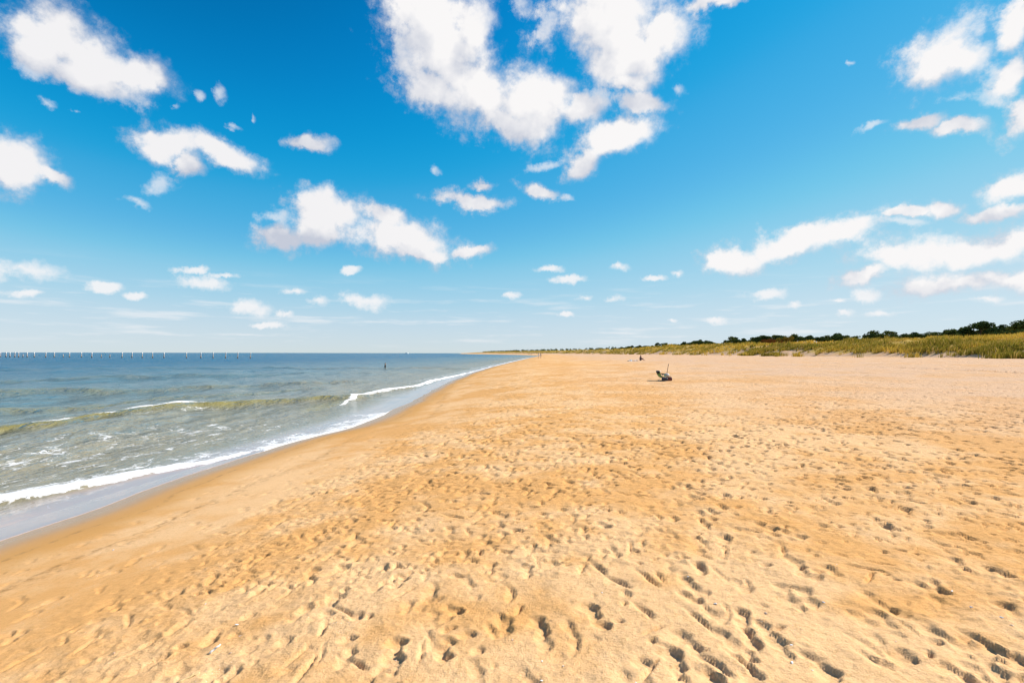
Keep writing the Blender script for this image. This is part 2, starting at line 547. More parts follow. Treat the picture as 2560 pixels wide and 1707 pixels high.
for k in range(60):
    y0 = random.uniform(1.5, 22)
    x0 = random.uniform(-3.2, 24) if k > 24 else random.uniform(-3.4, 3.5)
    head = random.gauss(0.10, 0.22) + (math.pi if random.random() < 0.5 else 0)
    if random.random() < 0.2:
        head += random.uniform(-1.3, 1.3)
    ln = random.randint(10, 45)
    dd = random.uniform(0.012, 0.034)
    sz = random.uniform(0.75, 1.0)
    x, y = x0, y0
    for i in range(ln):
        x += -math.sin(head) * 0.66
        y += math.cos(head) * 0.66
        head += random.gauss(0, 0.05)
        sd = 1 if i % 2 else -1
        fx, fy = x + sd * 0.09 * math.cos(head), y + sd * 0.09 * math.sin(head)
        s, dm = depth_of(fx, fy)
        if y < 0.8 or y > 45 or s < 2.4 or s > 50:
            continue
        stamp(fx, fy, head + random.gauss(-0.1 * sd, 0.12), 0.26 * sz, 0.10 * sz, dd * dm * random.uniform(0.5, 1.3))
for k in range(6500):
    y = 1.2 + 38 * random.random() ** 1.35
    x = random.uniform(-3.2, 1.2 * y + 2)
    s, dm = depth_of(x, y)
    if s < 2.9:
        continue
    far = min(1.0, max(0.0, (y - 4) / 8))
    if y < 6 and random.random() < 0.45:
        continue
    kd = random.choice(('foot', 'dent', 'dent', 'scuff', 'dent', 'scuff'))
    if kd == 'foot':
        stamp(x, y, random.gauss(0, 0.5) + random.choice((0, math.pi)), random.uniform(.18, .26), random.uniform(.08, .105), dm * random.uniform(.010, .026 + .022 * far))
    elif kd == 'dent':
        w = random.uniform(.03, .075) * (1 + .5 * far)
        stamp(x, y, random.uniform(0, 6.28), w * random.uniform(1, 1.8), w, dm * random.uniform(.010, .024 + .026 * far), 'dent')
    else:
        stamp(x, y, random.gauss(0.2, 0.7), random.uniform(.14, .36), random.uniform(.025, .05) * (1 + .5 * far), dm * random.uniform(.010, .022 + .022 * far), 'scuff')

# small sharp dents that pepper the middle distance
for k in range(6500):
    y = 4.0 + 20 * random.random() ** 1.2
    x = random.uniform(-3.0, 1.15 * y + 1)
    s, dm = depth_of(x, y)
    if s < 3.1 or fbm(np.array([x * .5]), np.array([y * .35]), 2, 111)[0] < -0.35 and random.random() < .8:
        continue
    ff = min(1.0, max(0.0, (y - 5) / 4))
    w = random.uniform(.022, .05) * (1 + .6 * ff)
    stamp(x, y, random.gauss(0, .8), w * random.uniform(1.2, 3.2), w, dm * random.uniform(.012, .026) * (1 + 1.0 * ff), random.choice(('dent', 'scuff')))

# prints that can be told apart in the photograph: origin, scale of the crop they were read from
PR2 = [(1270, 130, 'd', 1), (1100, 360, 'f', 1), (1250, 440, 'f', .9), (1560, 470, 's', 1.3), (1690, 560, 's', 1.4), (1850, 740, 's', 1.2),
       (850, 550, 'd', .9), (480, 590, 'f', .7), (1170, 850, 'f', 1.5), (1200, 940, 'f', 1.1), (1510, 750, 'f', 1.2), (1580, 840, 'd', 1.3),
       (235, 990, 'f', 1.1), (520, 1010, 'f', 1.5), (700, 905, 'd', 1.1), (765, 1010, 'd', .9), (1400, 990, 's', 1.2), (2130, 940, 'f', 1.3),
       (1850, 1085, 'd', 1.2), (2050, 1060, 'f', 1.4), (2300, 1080, 's', 1.4), (2120, 540, 'd', 1.2), (2100, 635, 'd', .9), (2255, 630, 'd', 1),
       (310, 720, 'f', .9), (140, 470, 'f', .8), (1300, 260, 'd', .8), (1230, 220, 'd', .7), (1460, 230, 's', 1.2), (2010, 100, 'd', .9),
       (2045, 80, 'd', .7), (2240, 385, 's', 1), (2120, 400, 'd', .9), (980, 640, 's', 1.3), (210, 1090, 'f', .8), (330, 180, 'd', .9),
       (780, 270, 'f', .8), (640, 330, 'd', .8), (2090, 1170, 's', 1.3), (1370, 870, 'f', .8), (720, 570, 's', .8)]
PR3 = [(330, 30, 'd', .9), (385, 12, 'd', 1), (550, 225, 'f', 1.1), (620, 180, 'd', 1.2), (1000, 205, 'd', 1), (820, 250, 'd', .9), (830, 410, 'f', 1),
       (1090, 485, 'f', 1), (900, 515, 'd', 1), (995, 530, 'd', 1.1), (775, 605, 'f', 1.1), (845, 690, 'f', 1.5), (918, 618, 'd', 1.4), (962, 695, 'd', 1.4),
       (1350, 655, 'f', 1.2), (1410, 785, 'f', 1.4), (630, 705, 'd', 1), (500, 1005, 'f', 1.4), (655, 865, 'f', 1.2), (360, 900, 'd', 1.2), (765, 985, 'f', 1.2),
       (955, 1050, 'd', 1.3), (1065, 1170, 'f', 1.4), (1380, 920, 'd', 1.2), (1520, 900, 'd', 1), (1330, 965, 's', 1.2), (1550, 1040, 'd', 1.8), (1440, 1095, 'd', .9),
       (1395, 1085, 'd', .9), (1800, 905, 'f', 1.3), (1825, 1125, 'd', 1.2), (2060, 1085, 'f', 1.2), (2020, 1130, 'f', 1.3), (2215, 1080, 's', 1.2), (560, 1175, 'd', 1.4),
       (2110, 960, 's', 1.6), (2290, 1060, 'd', 1.4), (1705, 200, 'd', 1.3), (1820, 250, 'f', 1.2), (1750, 290, 's', 1), (1570, 690, 'd', .9), (1780, 680, 'f', 1),
       (2190, 128, 'd', 1.1), (2240, 60, 'd', 1.1), (1540, 95, 'd', 1), (1590, 20, 'd', 1), (1410, 440, 's', 1), (1760, 570, 'd', 1.3)]
PR1 = [(600, 650, 'f', 1.3), (1000, 590, 'f', 1.2), (1240, 495, 'f', 1.2), (1450, 420, 'f', 1.1), (690, 560, 'd', .8), (880, 870, 's', .7), (1060, 765, 'f', .9),
       (30, 915, 'd', .9), (150, 900, 's', .9), (110, 640, 's', 1.2), (1995, 425, 'f', 1.3), (2230, 425, 'f', .9), (2150, 470, 's', .9), (1960, 605, 'f', 1.2),
       (1870, 640, 'd', .9), (2100, 710, 'd', 1.2), (2325, 880, 'f', 1.1), (2330, 985, 'f', .9), (2045, 840, 'd', 1.1), (1700, 1020, 'd', .9), (1345, 1050, 'f', 1.2),
       (2150, 290, 'f', .9), (1760, 110, 'f', 1), (1655, 210, 'd', 1.1), (850, 490, 'f', .8), (930, 400, 'f', .8), (1090, 115, 'f', .7), (1500, 100, 'f', .9), (225, 1050, 'd', 1),
       (1720, 370, 'd', 1), (2210, 370, 's', .7), (990, 452, 'd', .8)]
for ox, oy, sc, lst, base in ((900, 1240, 2.613, PR2, 0.020), (1660, 1240, 2.613, PR3, 0.0155), (0, 1240, 2.352, PR1, 0.020)):
    for (zx, zy, kd, sz) in lst:
        x, y = on_ground(ox + zx / sc, oy + zy / sc)
        s, dm = depth_of(x, y)
        if kd == 'f':
            stamp(x, y, random.gauss(0.05, 0.35), 0.22 * (0.75 + 0.25 * sz), 0.085 * sz, base * sz * max(dm, 0.4))
        elif kd == 'd':
            stamp(x, y, random.uniform(0, 3), 0.10 * sz, 0.068 * sz, base * 0.9 * sz * max(dm, 0.4), 'dent')
        else:
            stamp(x, y, random.gauss(0.45, 0.45), 0.20 * sz, 0.040 * sz, base * 0.75 * sz * max(dm, 0.4), 'scuff')

# a few fresh trails that cross everything else
for (x, y, head, n, dd) in ((-1.6, 2.2, -0.06, 16, .026), (0.9, 1.9, -0.30, 18, .030), (3.1, 4.0, -0.55, 14, .028), (-0.4, 3.0, 0.10, 20, .024),
                            (6.5, 6.0, -0.20, 14, .032), (2.0, 2.3, -1.0, 12, .026), (4.5, 9.0, 0.5, 16, .034)):
    for i in range(n):
        x += -math.sin(head) * 0.68
        y += math.cos(head) * 0.68
        head += random.gauss(0, 0.04)
        sd = 1 if i % 2 else -1
        stamp(x + sd * 0.10 * math.cos(head), y + sd * 0.10 * math.sin(head), head - 0.12 * sd, 0.25, 0.10, dd * random.uniform(.7, 1.1), rim=0.25)
# faint bare prints on the damp slope towards the water
for k in range(150):
    y = 2.0 + 9 * random.random() ** 1.3
    x = float(Tline(np.array([y]))[0]) + random.uniform(1.9, 4.2)
    s, dm = depth_of(x, y)
    stamp(x, y, random.gauss(0.3, 0.5), random.uniform(.18, .26), random.uniform(.075, .10), random.uniform(.004, .009) + .006 * max(0, s - 2.8), rim=0.5)
# a low wrack line and an old wheel track higher up the beach
for (pts, dep) in (([(1990, 913), (2150, 916), (2300, 921), (2440, 927), (2560, 934)], 0.05), ([(1860, 898), (2100, 901), (2330, 905), (2560, 909)], 0.05)):
    P = [on_ground(*p) for p in pts]
    for i in range(len(P) - 1):
        n = 30
        for j in range(n):
            f = j / n
            if random.random() < 0.25:
                continue
            stamp(P[i][0] * (1 - f) + P[i + 1][0] * f, P[i][1] * (1 - f) + P[i + 1][1] * f + random.gauss(0, .12),
                  math.pi / 2 + random.gauss(0, .3), 0.8, 0.35, dep * random.uniform(.6, 1.2), 'scuff', 0.5)
GZ = GZ0 + REL


def sand_height(x, y):
    """height of the finished sand sheet, prints included"""
    r = int(np.clip(np.searchsorted(ys, y), 1, len(ys) - 1))
    f = (y - ys[r - 1]) / (ys[r] - ys[r - 1])
    out = []
    for k in (r - 1, r):
        out.append(np.interp(x, GX[k], GZ[k]))
    return float(out[0] * (1 - f) + out[1] * f)


# materials: sand
m_sand, T = new_mat('sand')
geo = T.n('ShaderNodeNewGeometry')
pos = geo.outputs['Position']
wet = T.n('ShaderNodeAttribute', attribute_name='wet').outputs['Fac']
upper = T.n('ShaderNodeAttribute', attribute_name='upper').outputs['Fac']
veg = T.n('ShaderNodeAttribute', attribute_name='veg').outputs['Fac']
a_t = T.n('ShaderNodeAttribute', attribute_name='tread').outputs['Fac']
patch = T.noise(pos, 0.33, 4, 0.55)
patch2 = T.noise(pos, 1.6, 5, 0.6)
grain = T.noise(pos, 260.0, 2, 0.7)
grain2 = T.noise(pos, 34.0, 4, 0.65)
gold = (0.66, 0.345, 0.126)
pale = (0.75, 0.460, 0.230)
pink = (0.62, 0.405, 0.262)
c = T.mix(T.step(T.math('ADD', T.math('MULTIPLY', patch, 0.6), T.math('MULTIPLY', patch2, 0.4)), 0.43, 0.58), gold, pale)
c = T.mix(T.math('MULTIPLY', upper, T.step(patch, 0.30, 0.62, 0.55, 1.0)), c, pink)
c = T.mix(T.math('MULTIPLY', T.step(grain, 0.52, 0.75), 0.50), c, (0.30, 0.14, 0.035))
c = T.mix(T.math('MULTIPLY', T.step(grain2, 0.48, 0.72), 0.45), c, (0.42, 0.23, 0.075))
shell = T.n('ShaderNodeTexVoronoi', {'Vector': pos, 'Scale': 42.0}, feature='F1')
c = T.mix(T.math('MULTIPLY', T.step(shell.outputs['Distance'], 0.13, 0.08), T.step(patch2, 0.5, 0.7)), c, (0.80, 0.72, 0.62))
c = T.mix(T.step(wet, 0.02, 0.75, 0.0, 0.9), c, (0.52, 0.265, 0.078))
c = T.mix(T.step(wet, 0.75, 1.0, 0.0, 0.6), c, (0.33, 0.205, 0.10))
swash = T.n('ShaderNodeAttribute', attribute_name='swash').outputs['Fac']
c = T.mix(T.math('MULTIPLY', swash, T.step(T.noise(pos, 9.0, 4, 0.7), 0.42, 0.68)), c, (0.30, 0.165, 0.065))
vcol = T.mix(T.step(T.noise(pos, 0.35, 5, 0.6), 0.35, 0.65), (0.34, 0.24, 0.04), (0.56, 0.35, 0.065))
c = T.mix(T.math('MULTIPLY', veg, 0.85), c, vcol)
rough = T.step(wet, 0.55, 1.0, 0.92, 0.26)
bh = T.math('ADD', T.math('MULTIPLY', grain2, 0.6), T.math('MULTIPLY', T.noise(pos, 110, 3, 0.6), 0.4))
bstr = T.math('ADD', T.math('MULTIPLY', a_t, 0.32), 0.06)
und = T.n('ShaderNodeBump', {'Height': T.noise(pos, 5.0, 5, 0.68), 'Strength': T.math('MULTIPLY', a_t, 0.9), 'Distance': 0.028})
bmp = T.n('ShaderNodeBump', {'Height': bh, 'Strength': bstr, 'Distance': 0.022, 'Normal': und.outputs[0]})
b = T.n('ShaderNodeBsdfPrincipled', {'Base Color': c, 'Roughness': rough, 'Normal': bmp.outputs[0],
                                     'Specular IOR Level': T.step(wet, 0.4, 1.0, 0.03, 0.5)})
finish(m_sand, T, b.outputs[0])

V = np.stack([GX, GY, GZ], -1).reshape(-1, 3)
me = raw_mesh('beach', V, grid_faces(*GX.shape), 4, m_sand)
Ew = Eline(GY)
attr(me, 'wet', 1 - sstep(GX - Ew - 0.12 * fbm(GX * 0.6, GY * 0.35, 3, 101), -0.05, 2.2))
attr(me, 'upper', sstep(S + 5 * fbm(GX * 0.06, GY * 0.04, 3, 103), 9, 30))
vegf = sstep(Q + 2.0 * fbm(GX * 0.25, GY * 0.25, 3, 105), 1.5, 5.0) * sstep(fbm(GX * 0.09, GY * 0.09, 3, 107), -1.0, -0.5)
attr(me, 'veg', vegf)
attr(me, 'tread', tread)
sw = GX - Ew
sw1 = sw - 0.85 - 0.30 * fbm(GY * 0.45, GY * 0 + 2.0, 3, 113)
sw2 = sw - 1.9 - 0.45 * fbm(GY * 0.30, GY * 0 + 5.0, 3, 115)
attr(me, 'swash', np.clip(np.exp(-(sw1 / 0.035) ** 2) + 0.7 * np.exp(-(sw2 / 0.05) ** 2) + 0.35 * np.exp(-((sw2 - .12) / 0.12) ** 2), 0, 1) * (GY < 60))
beach = link(bpy.data.objects.new('beach', me))
tag(beach, kind='structure')

# ------------------------------------------------------------------ the sea
wys = [0.2]
while wys[-1] < 45000:
    y = wys[-1]
    wys.append(y + (0.028 + 0.0075 * y if y < 90 else (0.016 * y if y < 1500 else 0.06 * y)))
wys = np.array(wys)
WC = 330
wt = np.linspace(0, 1, WC) ** 1.7
we = Eline(wys)
left = -np.maximum(14.0, 1.35 * wys + 8)
WX = (we + 0.25)[:, None] + (left - we - 0.25)[:, None] * wt[None, :]
WY = np.repeat(wys[:, None], WC, 1)
WD = we[:, None] - WX                                  # metres seaward of the sheet edge
G = ground(WX, WY)


def curve(pts, z=0.0, extra_lo=None):
    P = sorted((on_plane(x, y, z) for x, y in pts), key=lambda p: p[1])
    if extra_lo:
        P = extra_lo + P
    return np.array([p[0] for p in P]), np.array([p[1] for p in P])


def ridge(pts, lo, wig, seed):
    """signed distance shoreward of a wave crest and its fade at the ends"""
    cx, cyy = curve(pts, 0.05, lo)
    xr = np.interp(WY, cyy, cx)
    sl = np.gradient(np.interp(wys, cyy, cx), wys)
    q = (WX - xr) / np.sqrt(1 + sl[:, None] ** 2)
    q = q + wig * vnoise(WY * 0.55, WX * 0.08, seed) + 0.35 * wig * vnoise(WY * 2.1, WX * 0.3, seed + 1)
    fade = sstep(WY, cyy[0] - 1, cyy[0] + 1.0) * (1 - sstep(WY, cyy[-1] * 0.93, cyy[-1] * 1.04))
    return q, fade


def prof(q, wf, wb):
    return np.where(q > 0, np.exp(-(q / wf) ** 2), np.exp(-(q / wb) ** 2))


H = np.zeros_like(WX)
FO = np.zeros_like(WX)          # foam cover
far_fade = np.clip(1.0 - WY / 260, 0.0, 1)
deep = sstep(WD, 1.0, 8.0)
# wind chop: many short crossing wave trains
for i in range(26):
    lam = 0.5 * 1.17 ** i * random.uniform(.9, 1.1)
    th = random.gauss(0.18, 0.45)
    kx, ky = math.cos(th) * 2 * math.pi / lam, math.sin(th) * 2 * math.pi / lam
    ph = random.uniform(0, 6.28)
    amp = 0.0125 * lam ** 0.64
    mod = 0.6 + 0.6 * vnoise(WX / (lam * 3.1), WY / (lam * 3.7), 300 + i)
    cell = np.maximum(np.gradient(WX, axis=1) * -1, np.gradient(WY, axis=0))
    H += amp * mod * np.sin(kx * WX + ky * WY + ph + 1.3 * vnoise(WX / (lam * 4), WY / (lam * 4), 340 + i)) * deep * np.clip(lam / (2.5 * np.abs(cell)) - 0.6, 0, 1)
W1 = [(0, 1076), (137, 1062), (271, 1047), (446, 1026), (590, 1013), (736, 1001), (906, 991)]
q, f = ridge(W1, [(-21.5, 7.0)], 0.35, 401)
amp = 0.19 * f * (0.75 + 0.35 * vnoise(WY * 0.35, WY * 0, 403))
CR = f * prof(q - 0.10, 0.50, 0.40)  # crest faces that get the painted sunlit olive
H += amp * prof(q, 0.36, 0.95) - 0.07 * f * np.exp(-((q - 1.2) / 0.9) ** 2)
brk = 0.9 * np.exp(-((WY - 20.0) / 2.6) ** 2) + 0.45 * np.clip(vnoise(WY * 1.3, WY * 0 + 2, 405), 0, 1) * sstep(WY, 30, 22)
FO = np.maximum(FO, f * np.clip(brk, 0, 1) * prof(q + 0.06, 0.14, 0.26) * 1.0)
FO = np.maximum(FO, f * 0.44 * np.exp(-((q - 0.65) / 0.45) ** 2) * np.clip(brk + .3, 0, 1))
for pts, lo, a, wf, wb, sd in (([(0, 990), (287, 977), (478, 967), (700, 958), (900, 951)], [(-42, 18)], .30, .7, 2.0, 411),
                               ([(160, 1014), (350, 1000), (574, 988), (700, 978), (850, 967)], [(-26, 14)], .19, .5, 1.4, 421),
                               ([(0, 955), (300, 945), (640, 938), (900, 933)], [(-62, 28)], .26, 1.1, 3.0, 431),
                               ([(0, 925), (400, 921), (800, 918), (1050, 921)], [(-95, 45)], .18, 2.0, 5.0, 441),
                               ([(0, 910), (400, 908), (900, 906)], [(-130, 60)], .20, 2.4, 6.0, 451)):
    q, f = ridge(pts, lo, 0.8, sd)
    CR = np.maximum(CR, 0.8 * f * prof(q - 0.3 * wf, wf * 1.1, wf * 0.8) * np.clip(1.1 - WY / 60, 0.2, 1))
    H += a * f * (0.55 + 0.7 * np.abs(vnoise(WY * 0.13, WX * 0.03, sd + 2))) * prof(q, wf, wb)
B2 = [(800, 1027), (845, 1012), (885, 997), (923, 985), (980, 975), (1035, 967), (1110, 946), (1178, 930), (1230, 916), (1280, 904), (1322, 894.3)]
q2, f2 = ridge(B2, [], 0.22, 461)
a2 = 0.15 * f2 * sstep(WY, 21, 27) * (0.7 + 0.4 * vnoise(WY * .4, WY * 0, 463))
H += a2 * prof(q2, 0.30, 0.9)
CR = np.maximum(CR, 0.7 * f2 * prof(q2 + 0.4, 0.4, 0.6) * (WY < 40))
wid = (0.50 - 0.18 * sstep(WY, 35, 80)) * (0.15 + 0.85 * sstep(WY, 21, 33))
FO = np.maximum(FO, f2 * sstep(WY, 20.0, 25) * prof(q2 - 0.05, 0.10 + 0.15 * sstep(WY, 22, 32), wid) * (0.95 + 0.3 * vnoise(WY * .5, WX * .2, 465)))
FO = np.maximum(FO, 0.42 * f2 * prof(q2 + 1.2, 1.0, 1.6) * sstep(WY, 30, 45))
B1 = [(0, 1258), (96, 1242), (223, 1216), (383, 1181), (542, 1150), (700, 1115)]
q1, f1 = ridge(B1, [(-9.6, 5.5), (-13, 2)], 0.16, 471)
f1 = f1 * 1.0
a1 = 0.10 * f1 * sstep(WY, 13.5, 8)
H += a1 * prof(q1 + 0.15, 0.16, 0.55)
FO = np.maximum(FO, f1 * prof(q1 + 0.12, 0.14, 0.30 + 0.95 * sstep(WY, 13, 7.0)) * 1.02)
# lacy foam left behind the bore and along the sheet edge further on
lace = np.where(q1 < 0, np.exp(-np.clip(-q1, 0, None) / 2.6), 0) * f1 * 0.60
FO = np.maximum(FO, lace)
e_on = sstep(WY, 11.0, 13.5) * (1 - sstep(WY, 19.5, 21.5))
FO = np.maximum(FO, e_on * np.exp(-np.clip(WD, 0, None) / 1.4) * 0.85)
e2 = sstep(WY, 14.5, 13) * np.exp(-((WD - 0.02) / 0.05) ** 2) * 0.30
FO = np.maximum(FO, (WD > 0) * np.exp(-(np.clip(WD, 0, None) / 0.10) ** 2) * (0.25 + 0.75 * e_on + 0.15 * sstep(WY, 30, 60)))
FO = np.maximum(FO, e2)
mid = np.exp(-((WD - 4.0) / 4.0) ** 2) * sstep(WY, 24, 15)
FO = np.maximum(FO, 0.385 * mid)
# surface: sea with waves, turning into a thin film that runs up the sand
film = 0.004 + 0.012 * (1 - np.exp(-np.clip(WD, 0, None) / 0.15)) + 0.008 * np.clip(WD, 0, 2)
SEA = H * sstep(WD, 0.0, 2.0) + 0.02
WZ = np.maximum(SEA, G + film)
WZ += 0.035 * np.clip(FO - 0.45, 0, 1) * (1 + vnoise(WX * 9, WY * 9, 481)) * (WD > 0.1) * np.clip(1 - WY / 80, 0, 1)
WZ = np.where(WD < 0, G - 0.02 - 0.4 * np.clip(-WD, 0, 1), WZ)
depth = np.clip(WZ - G, 0, 20)

m_sea, T = new_mat('sea_water')
geo = T.n('ShaderNodeNewGeometry')
pos = geo.outputs['Position']
a_f = T.n('ShaderNodeAttribute', attribute_name='foam').outputs['Fac']
a_d = T.n('ShaderNodeAttribute', attribute_name='depth').outputs['Fac']
a_o = T.n('ShaderNodeAttribute', attribute_name='offshore').outputs['Fac']
a_y = T.n('ShaderNodeAttribute', attribute_name='range').outputs['Fac']
# ripples, stretched along the crests
rv = T.n('ShaderNodeMapping', {'Vector': pos, 'Rotation': (0, 0, R(12)), 'Scale': (1.0, 0.42, 1.0)}).outputs[0]
rip = T.math('ADD', T.math('MULTIPLY', T.noise(rv, 1.1, 5, 0.62), 1.0), T.math('MULTIPLY', T.noise(rv, 6.5, 4, 0.6), 0.16))
bstr = T.step(a_d, 0.005, 0.30, 0.03, 1.0)
bmp = T.n('ShaderNodeBump', {'Height': rip, 'Strength': bstr, 'Distance': 0.42})
nrm = bmp.outputs[0]
swirl = T.noise(pos, 0.12, 4, 0.6)
oo = T.math('ADD', a_o, T.math('MULTIPLY', T.math('SUBTRACT', swirl, 0.5), 0.25))
wc = T.mix(T.step(oo, 0.10, 0.42), (0.250, 0.215, 0.135), (0.105, 0.165, 0.175))
wc = T.mix(T.step(oo, 0.30, 0.85), wc, (0.012, 0.095, 0.165))
crest_light = T.n('ShaderNodeAttribute', attribute_name='crest_light').outputs['Fac']
wc = T.mix(T.math('MULTIPLY', crest_light, 0.85), wc, (0.225, 0.185, 0.045))  # sunlight through the wave crests, painted as olive into the water colour
diff = T.n('ShaderNodeBsdfDiffuse', {'Color': wc, 'Normal': nrm}).outputs[0]
filmd = T.n('ShaderNodeBsdfDiffuse', {'Color': (0.62, 0.49, 0.44, 1.0)}).outputs[0]
body = T.n('ShaderNodeMixShader', {0: T.step(a_d, 0.02, 0.14), 1: filmd, 2: diff}).outputs[0]
trn = T.n('ShaderNodeBsdfTransparent', {'Color': (0.97, 0.94, 0.90, 1.0)}).outputs[0]
thick = T.step(a_d, 0.0, 0.16, 0.62, 1.0)
body = T.n('ShaderNodeMixShader', {0: thick, 1: trn, 2: body}).outputs[0]
fr = T.n('ShaderNodeFresnel', {'IOR': 1.33, 'Normal': nrm}).outputs[0]
# wave facets tilt towards the eye far out, so a rough sea mirrors less of the low sky
fr = T.math('MINIMUM', fr, T.step(a_y, 0.05, 1.0, 0.62, 0.36))
glo = T.n('ShaderNodeBsdfGlossy', {'Color': (1, 1, 1, 1), 'Roughness': T.step(a_y, 0.0, 1.0, 0.07, 0.22, False), 'Normal': nrm}).outputs[0]
wat = T.n('ShaderNodeMixShader', {0: fr, 1: body, 2: glo}).outputs[0]
# foam: torn cells
fv = T.n('ShaderNodeMapping', {'Vector': T.vmath('ADD', pos, T.vmath('SCALE', T.vmath('SUBTRACT', T.noise(pos, 1.3, 4, 0.6, col=True), (.5, .5, .5)), scale=0.9)),
                               'Rotation': (0, 0, R(18)), 'Scale': (1.0, 0.45, 1.0)}).outputs[0]
vor = T.n('ShaderNodeTexVoronoi', {'Vector': fv, 'Scale': 3.2}, feature='DISTANCE_TO_EDGE').outputs['Distance']
vor2 = T.n('ShaderNodeTexVoronoi', {'Vector': fv, 'Scale': 9.0}, feature='DISTANCE_TO_EDGE').outputs['Distance']
web = T.math('MAXIMUM', T.step(vor, 0.16, 0.0), T.math('MULTIPLY', T.step(vor2, 0.20, 0.0), 0.75))
fn = T.noise(fv, 2.6, 6, 0.68)
ff = T.math('ADD', T.math('MULTIPLY', a_f, 1.35), T.math('ADD', T.math('MULTIPLY', T.math('SUBTRACT', web, 0.5), 0.42), T.math('MULTIPLY', T.math('SUBTRACT', fn, 0.5), 1.9)))
foam = T.math('MULTIPLY', T.step(ff, 0.62, 1.02), T.step(a_f, 0.04, 0.3))
fb = T.n('ShaderNodeBump', {'Height': T.noise(pos, 22, 5, 0.65), 'Strength': 0.6, 'Distance': 0.04}).outputs[0]
fcol = T.n('ShaderNodeBsdfDiffuse', {'Color': (0.78, 0.76, 0.75, 1), 'Normal': fb}).outputs[0]
sh = T.n('ShaderNodeMixShader', {0: T.math('MULTIPLY', foam, 0.95), 1: wat, 2: fcol}).outputs[0]
finish(m_sea, T, sh)

V = np.stack([WX, WY, WZ], -1).reshape(-1, 3)
me = raw_mesh('sea', V, grid_faces(*WX.shape)[:, ::-1], 4, m_sea)
attr(me, 'foam', FO)
attr(me, 'depth', depth)
attr(me, 'offshore', np.clip(WD / 110.0, 0, 1) ** 0.6)
attr(me, 'crest_light', CR)
attr(me, 'range', np.clip(WY / 150, 0, 1))
sea = link(bpy.data.objects.new('sea', me))
tag(sea, kind='structure')


def copy_tree(o, parent=None):
    c = o.copy()
    COL.objects.link(c)
    c.parent = parent
    for ch in list(o.children):
        copy_tree(ch, c)
    return c


# ------------------------------------------------------------------ dune grass
m_grass, T = new_mat('dune_grass')
gc = T.n('ShaderNodeAttribute', attribute_name='tone').outputs['Fac']
gc2 = T.n('ShaderNodeAttribute', attribute_name='dry').outputs['Fac']
colr = T.mix(gc, (0.24, 0.20, 0.025), (0.72, 0.48, 0.075))
colr = T.mix(gc2, colr, (0.74, 0.47, 0.14))
d1 = T.n('ShaderNodeBsdfDiffuse', {'Color': colr}).outputs[0]
d2 = T.n('ShaderNodeBsdfTranslucent', {'Color': colr}).outputs[0]
finish(m_grass, T, T.n('ShaderNodeMixShader', {0: 0.35, 1: d1, 2: d2}).outputs[0])


def scatter_grass(n, ylo, yhi, blades, hmul, wmul, seed):
    r = np.random.default_rng(seed)
    # strips along the coast, thicker towards the front of the dune
    yy = ylo * (yhi / ylo) ** r.random(n) if ylo > 0 else ylo + (yhi - ylo) * r.random(n)
    qq = -3.5 + 50 * r.random(n) ** 1.5
    xx = Tline(yy) + dune_foot(yy) + qq
    clump = fbm(xx * 0.22, yy * 0.22, 3, 501)
    open_ = fbm(xx * 0.08, yy * 0.08, 3, 503)
    keep = ((r.random(n) < sstep(qq + 5.0 * clump, 0.5, 5.0)) | ((clump > 0.55) & (r.random(n) < 0.35))) & ((clump > -0.55) | (r.random(n) < 0.25)) & ((open_ > -0.55) | (qq > 14) | (r.random(n) < 0.12))
    keep &= xx < 1.32 * yy + 6
    xx, yy, qq, clump = xx[keep], yy[keep], qq[keep], clump[keep]
    zz = ground(xx, yy)
    m = len(xx)
    big = 0.55 + 0.55 * sstep(clump, -0.4, 0.7)
    B = blades
    ang = r.random((m, B)) * 2 * np.pi
    lean = 0.10 + 0.55 * r.random((m, B)) ** 1.5
    hh = (0.45 + 0.5 * r.random((m, B))) * big[:, None] * hmul
    bx = xx[:, None] + r.normal(0, 0.16, (m, B)) * big[:, None] * hmul
    by = yy[:, None] + r.normal(0, 0.16, (m, B)) * big[:, None] * hmul
    bz = zz[:, None] - 0.04 + 0 * bx
    wd = (0.012 + 0.014 * r.random((m, B))) * wmul
    fa = r.random((m, B)) * np.pi
    sx, sy = np.cos(fa) * wd, np.sin(fa) * wd
    wind = -0.16                                        # leans with the sea wind
    mx = bx + np.cos(ang) * lean * hh * 0.35 - wind * 0.35 * hh
    my = by + np.sin(ang) * lean * hh * 0.35
    tx = bx + np.cos(ang) * lean * hh * 1.05 - wind * hh
    ty = by + np.sin(ang) * lean * hh * 1.05
    mz = bz + hh * 0.62
    tz = bz + hh * (1.0 - 0.22 * lean)
    P = np.stack([np.stack([bx - sx, by - sy, bz], -1), np.stack([bx + sx, by + sy, bz], -1),
                  np.stack([mx + sx * .8, my + sy * .8, mz], -1), np.stack([mx - sx * .8, my - sy * .8, mz], -1),
                  np.stack([tx, ty, tz], -1)], 2)          # m,B,5,3
    nb = m * B
    V = P.reshape(-1, 3)
    base = (np.arange(nb) * 5)[:, None]
    tri = np.concatenate([base + np.array([[0, 1, 2]]), base + np.array([[0, 2, 3]]), base + np.array([[3, 2, 4]])], 1).reshape(-1, 3)
    tone = np.clip(0.50 + 0.85 * fbm(xx * 0.10, yy * 0.06, 3, 505) - 0.35 * sstep(clump, 0.1, 0.8) * (qq < 12), 0, 1)
    tone = np.clip(tone[:, None] + r.normal(0, 0.16, (m, B)), 0, 1)
    dry = np.clip((r.random((m, B)) < 0.16) * 0.8 + 0.25 * (clump < -0.2)[:, None], 0, 1)
    return V, tri, np.repeat(tone.ravel(), 5), np.repeat(dry.ravel(), 5)


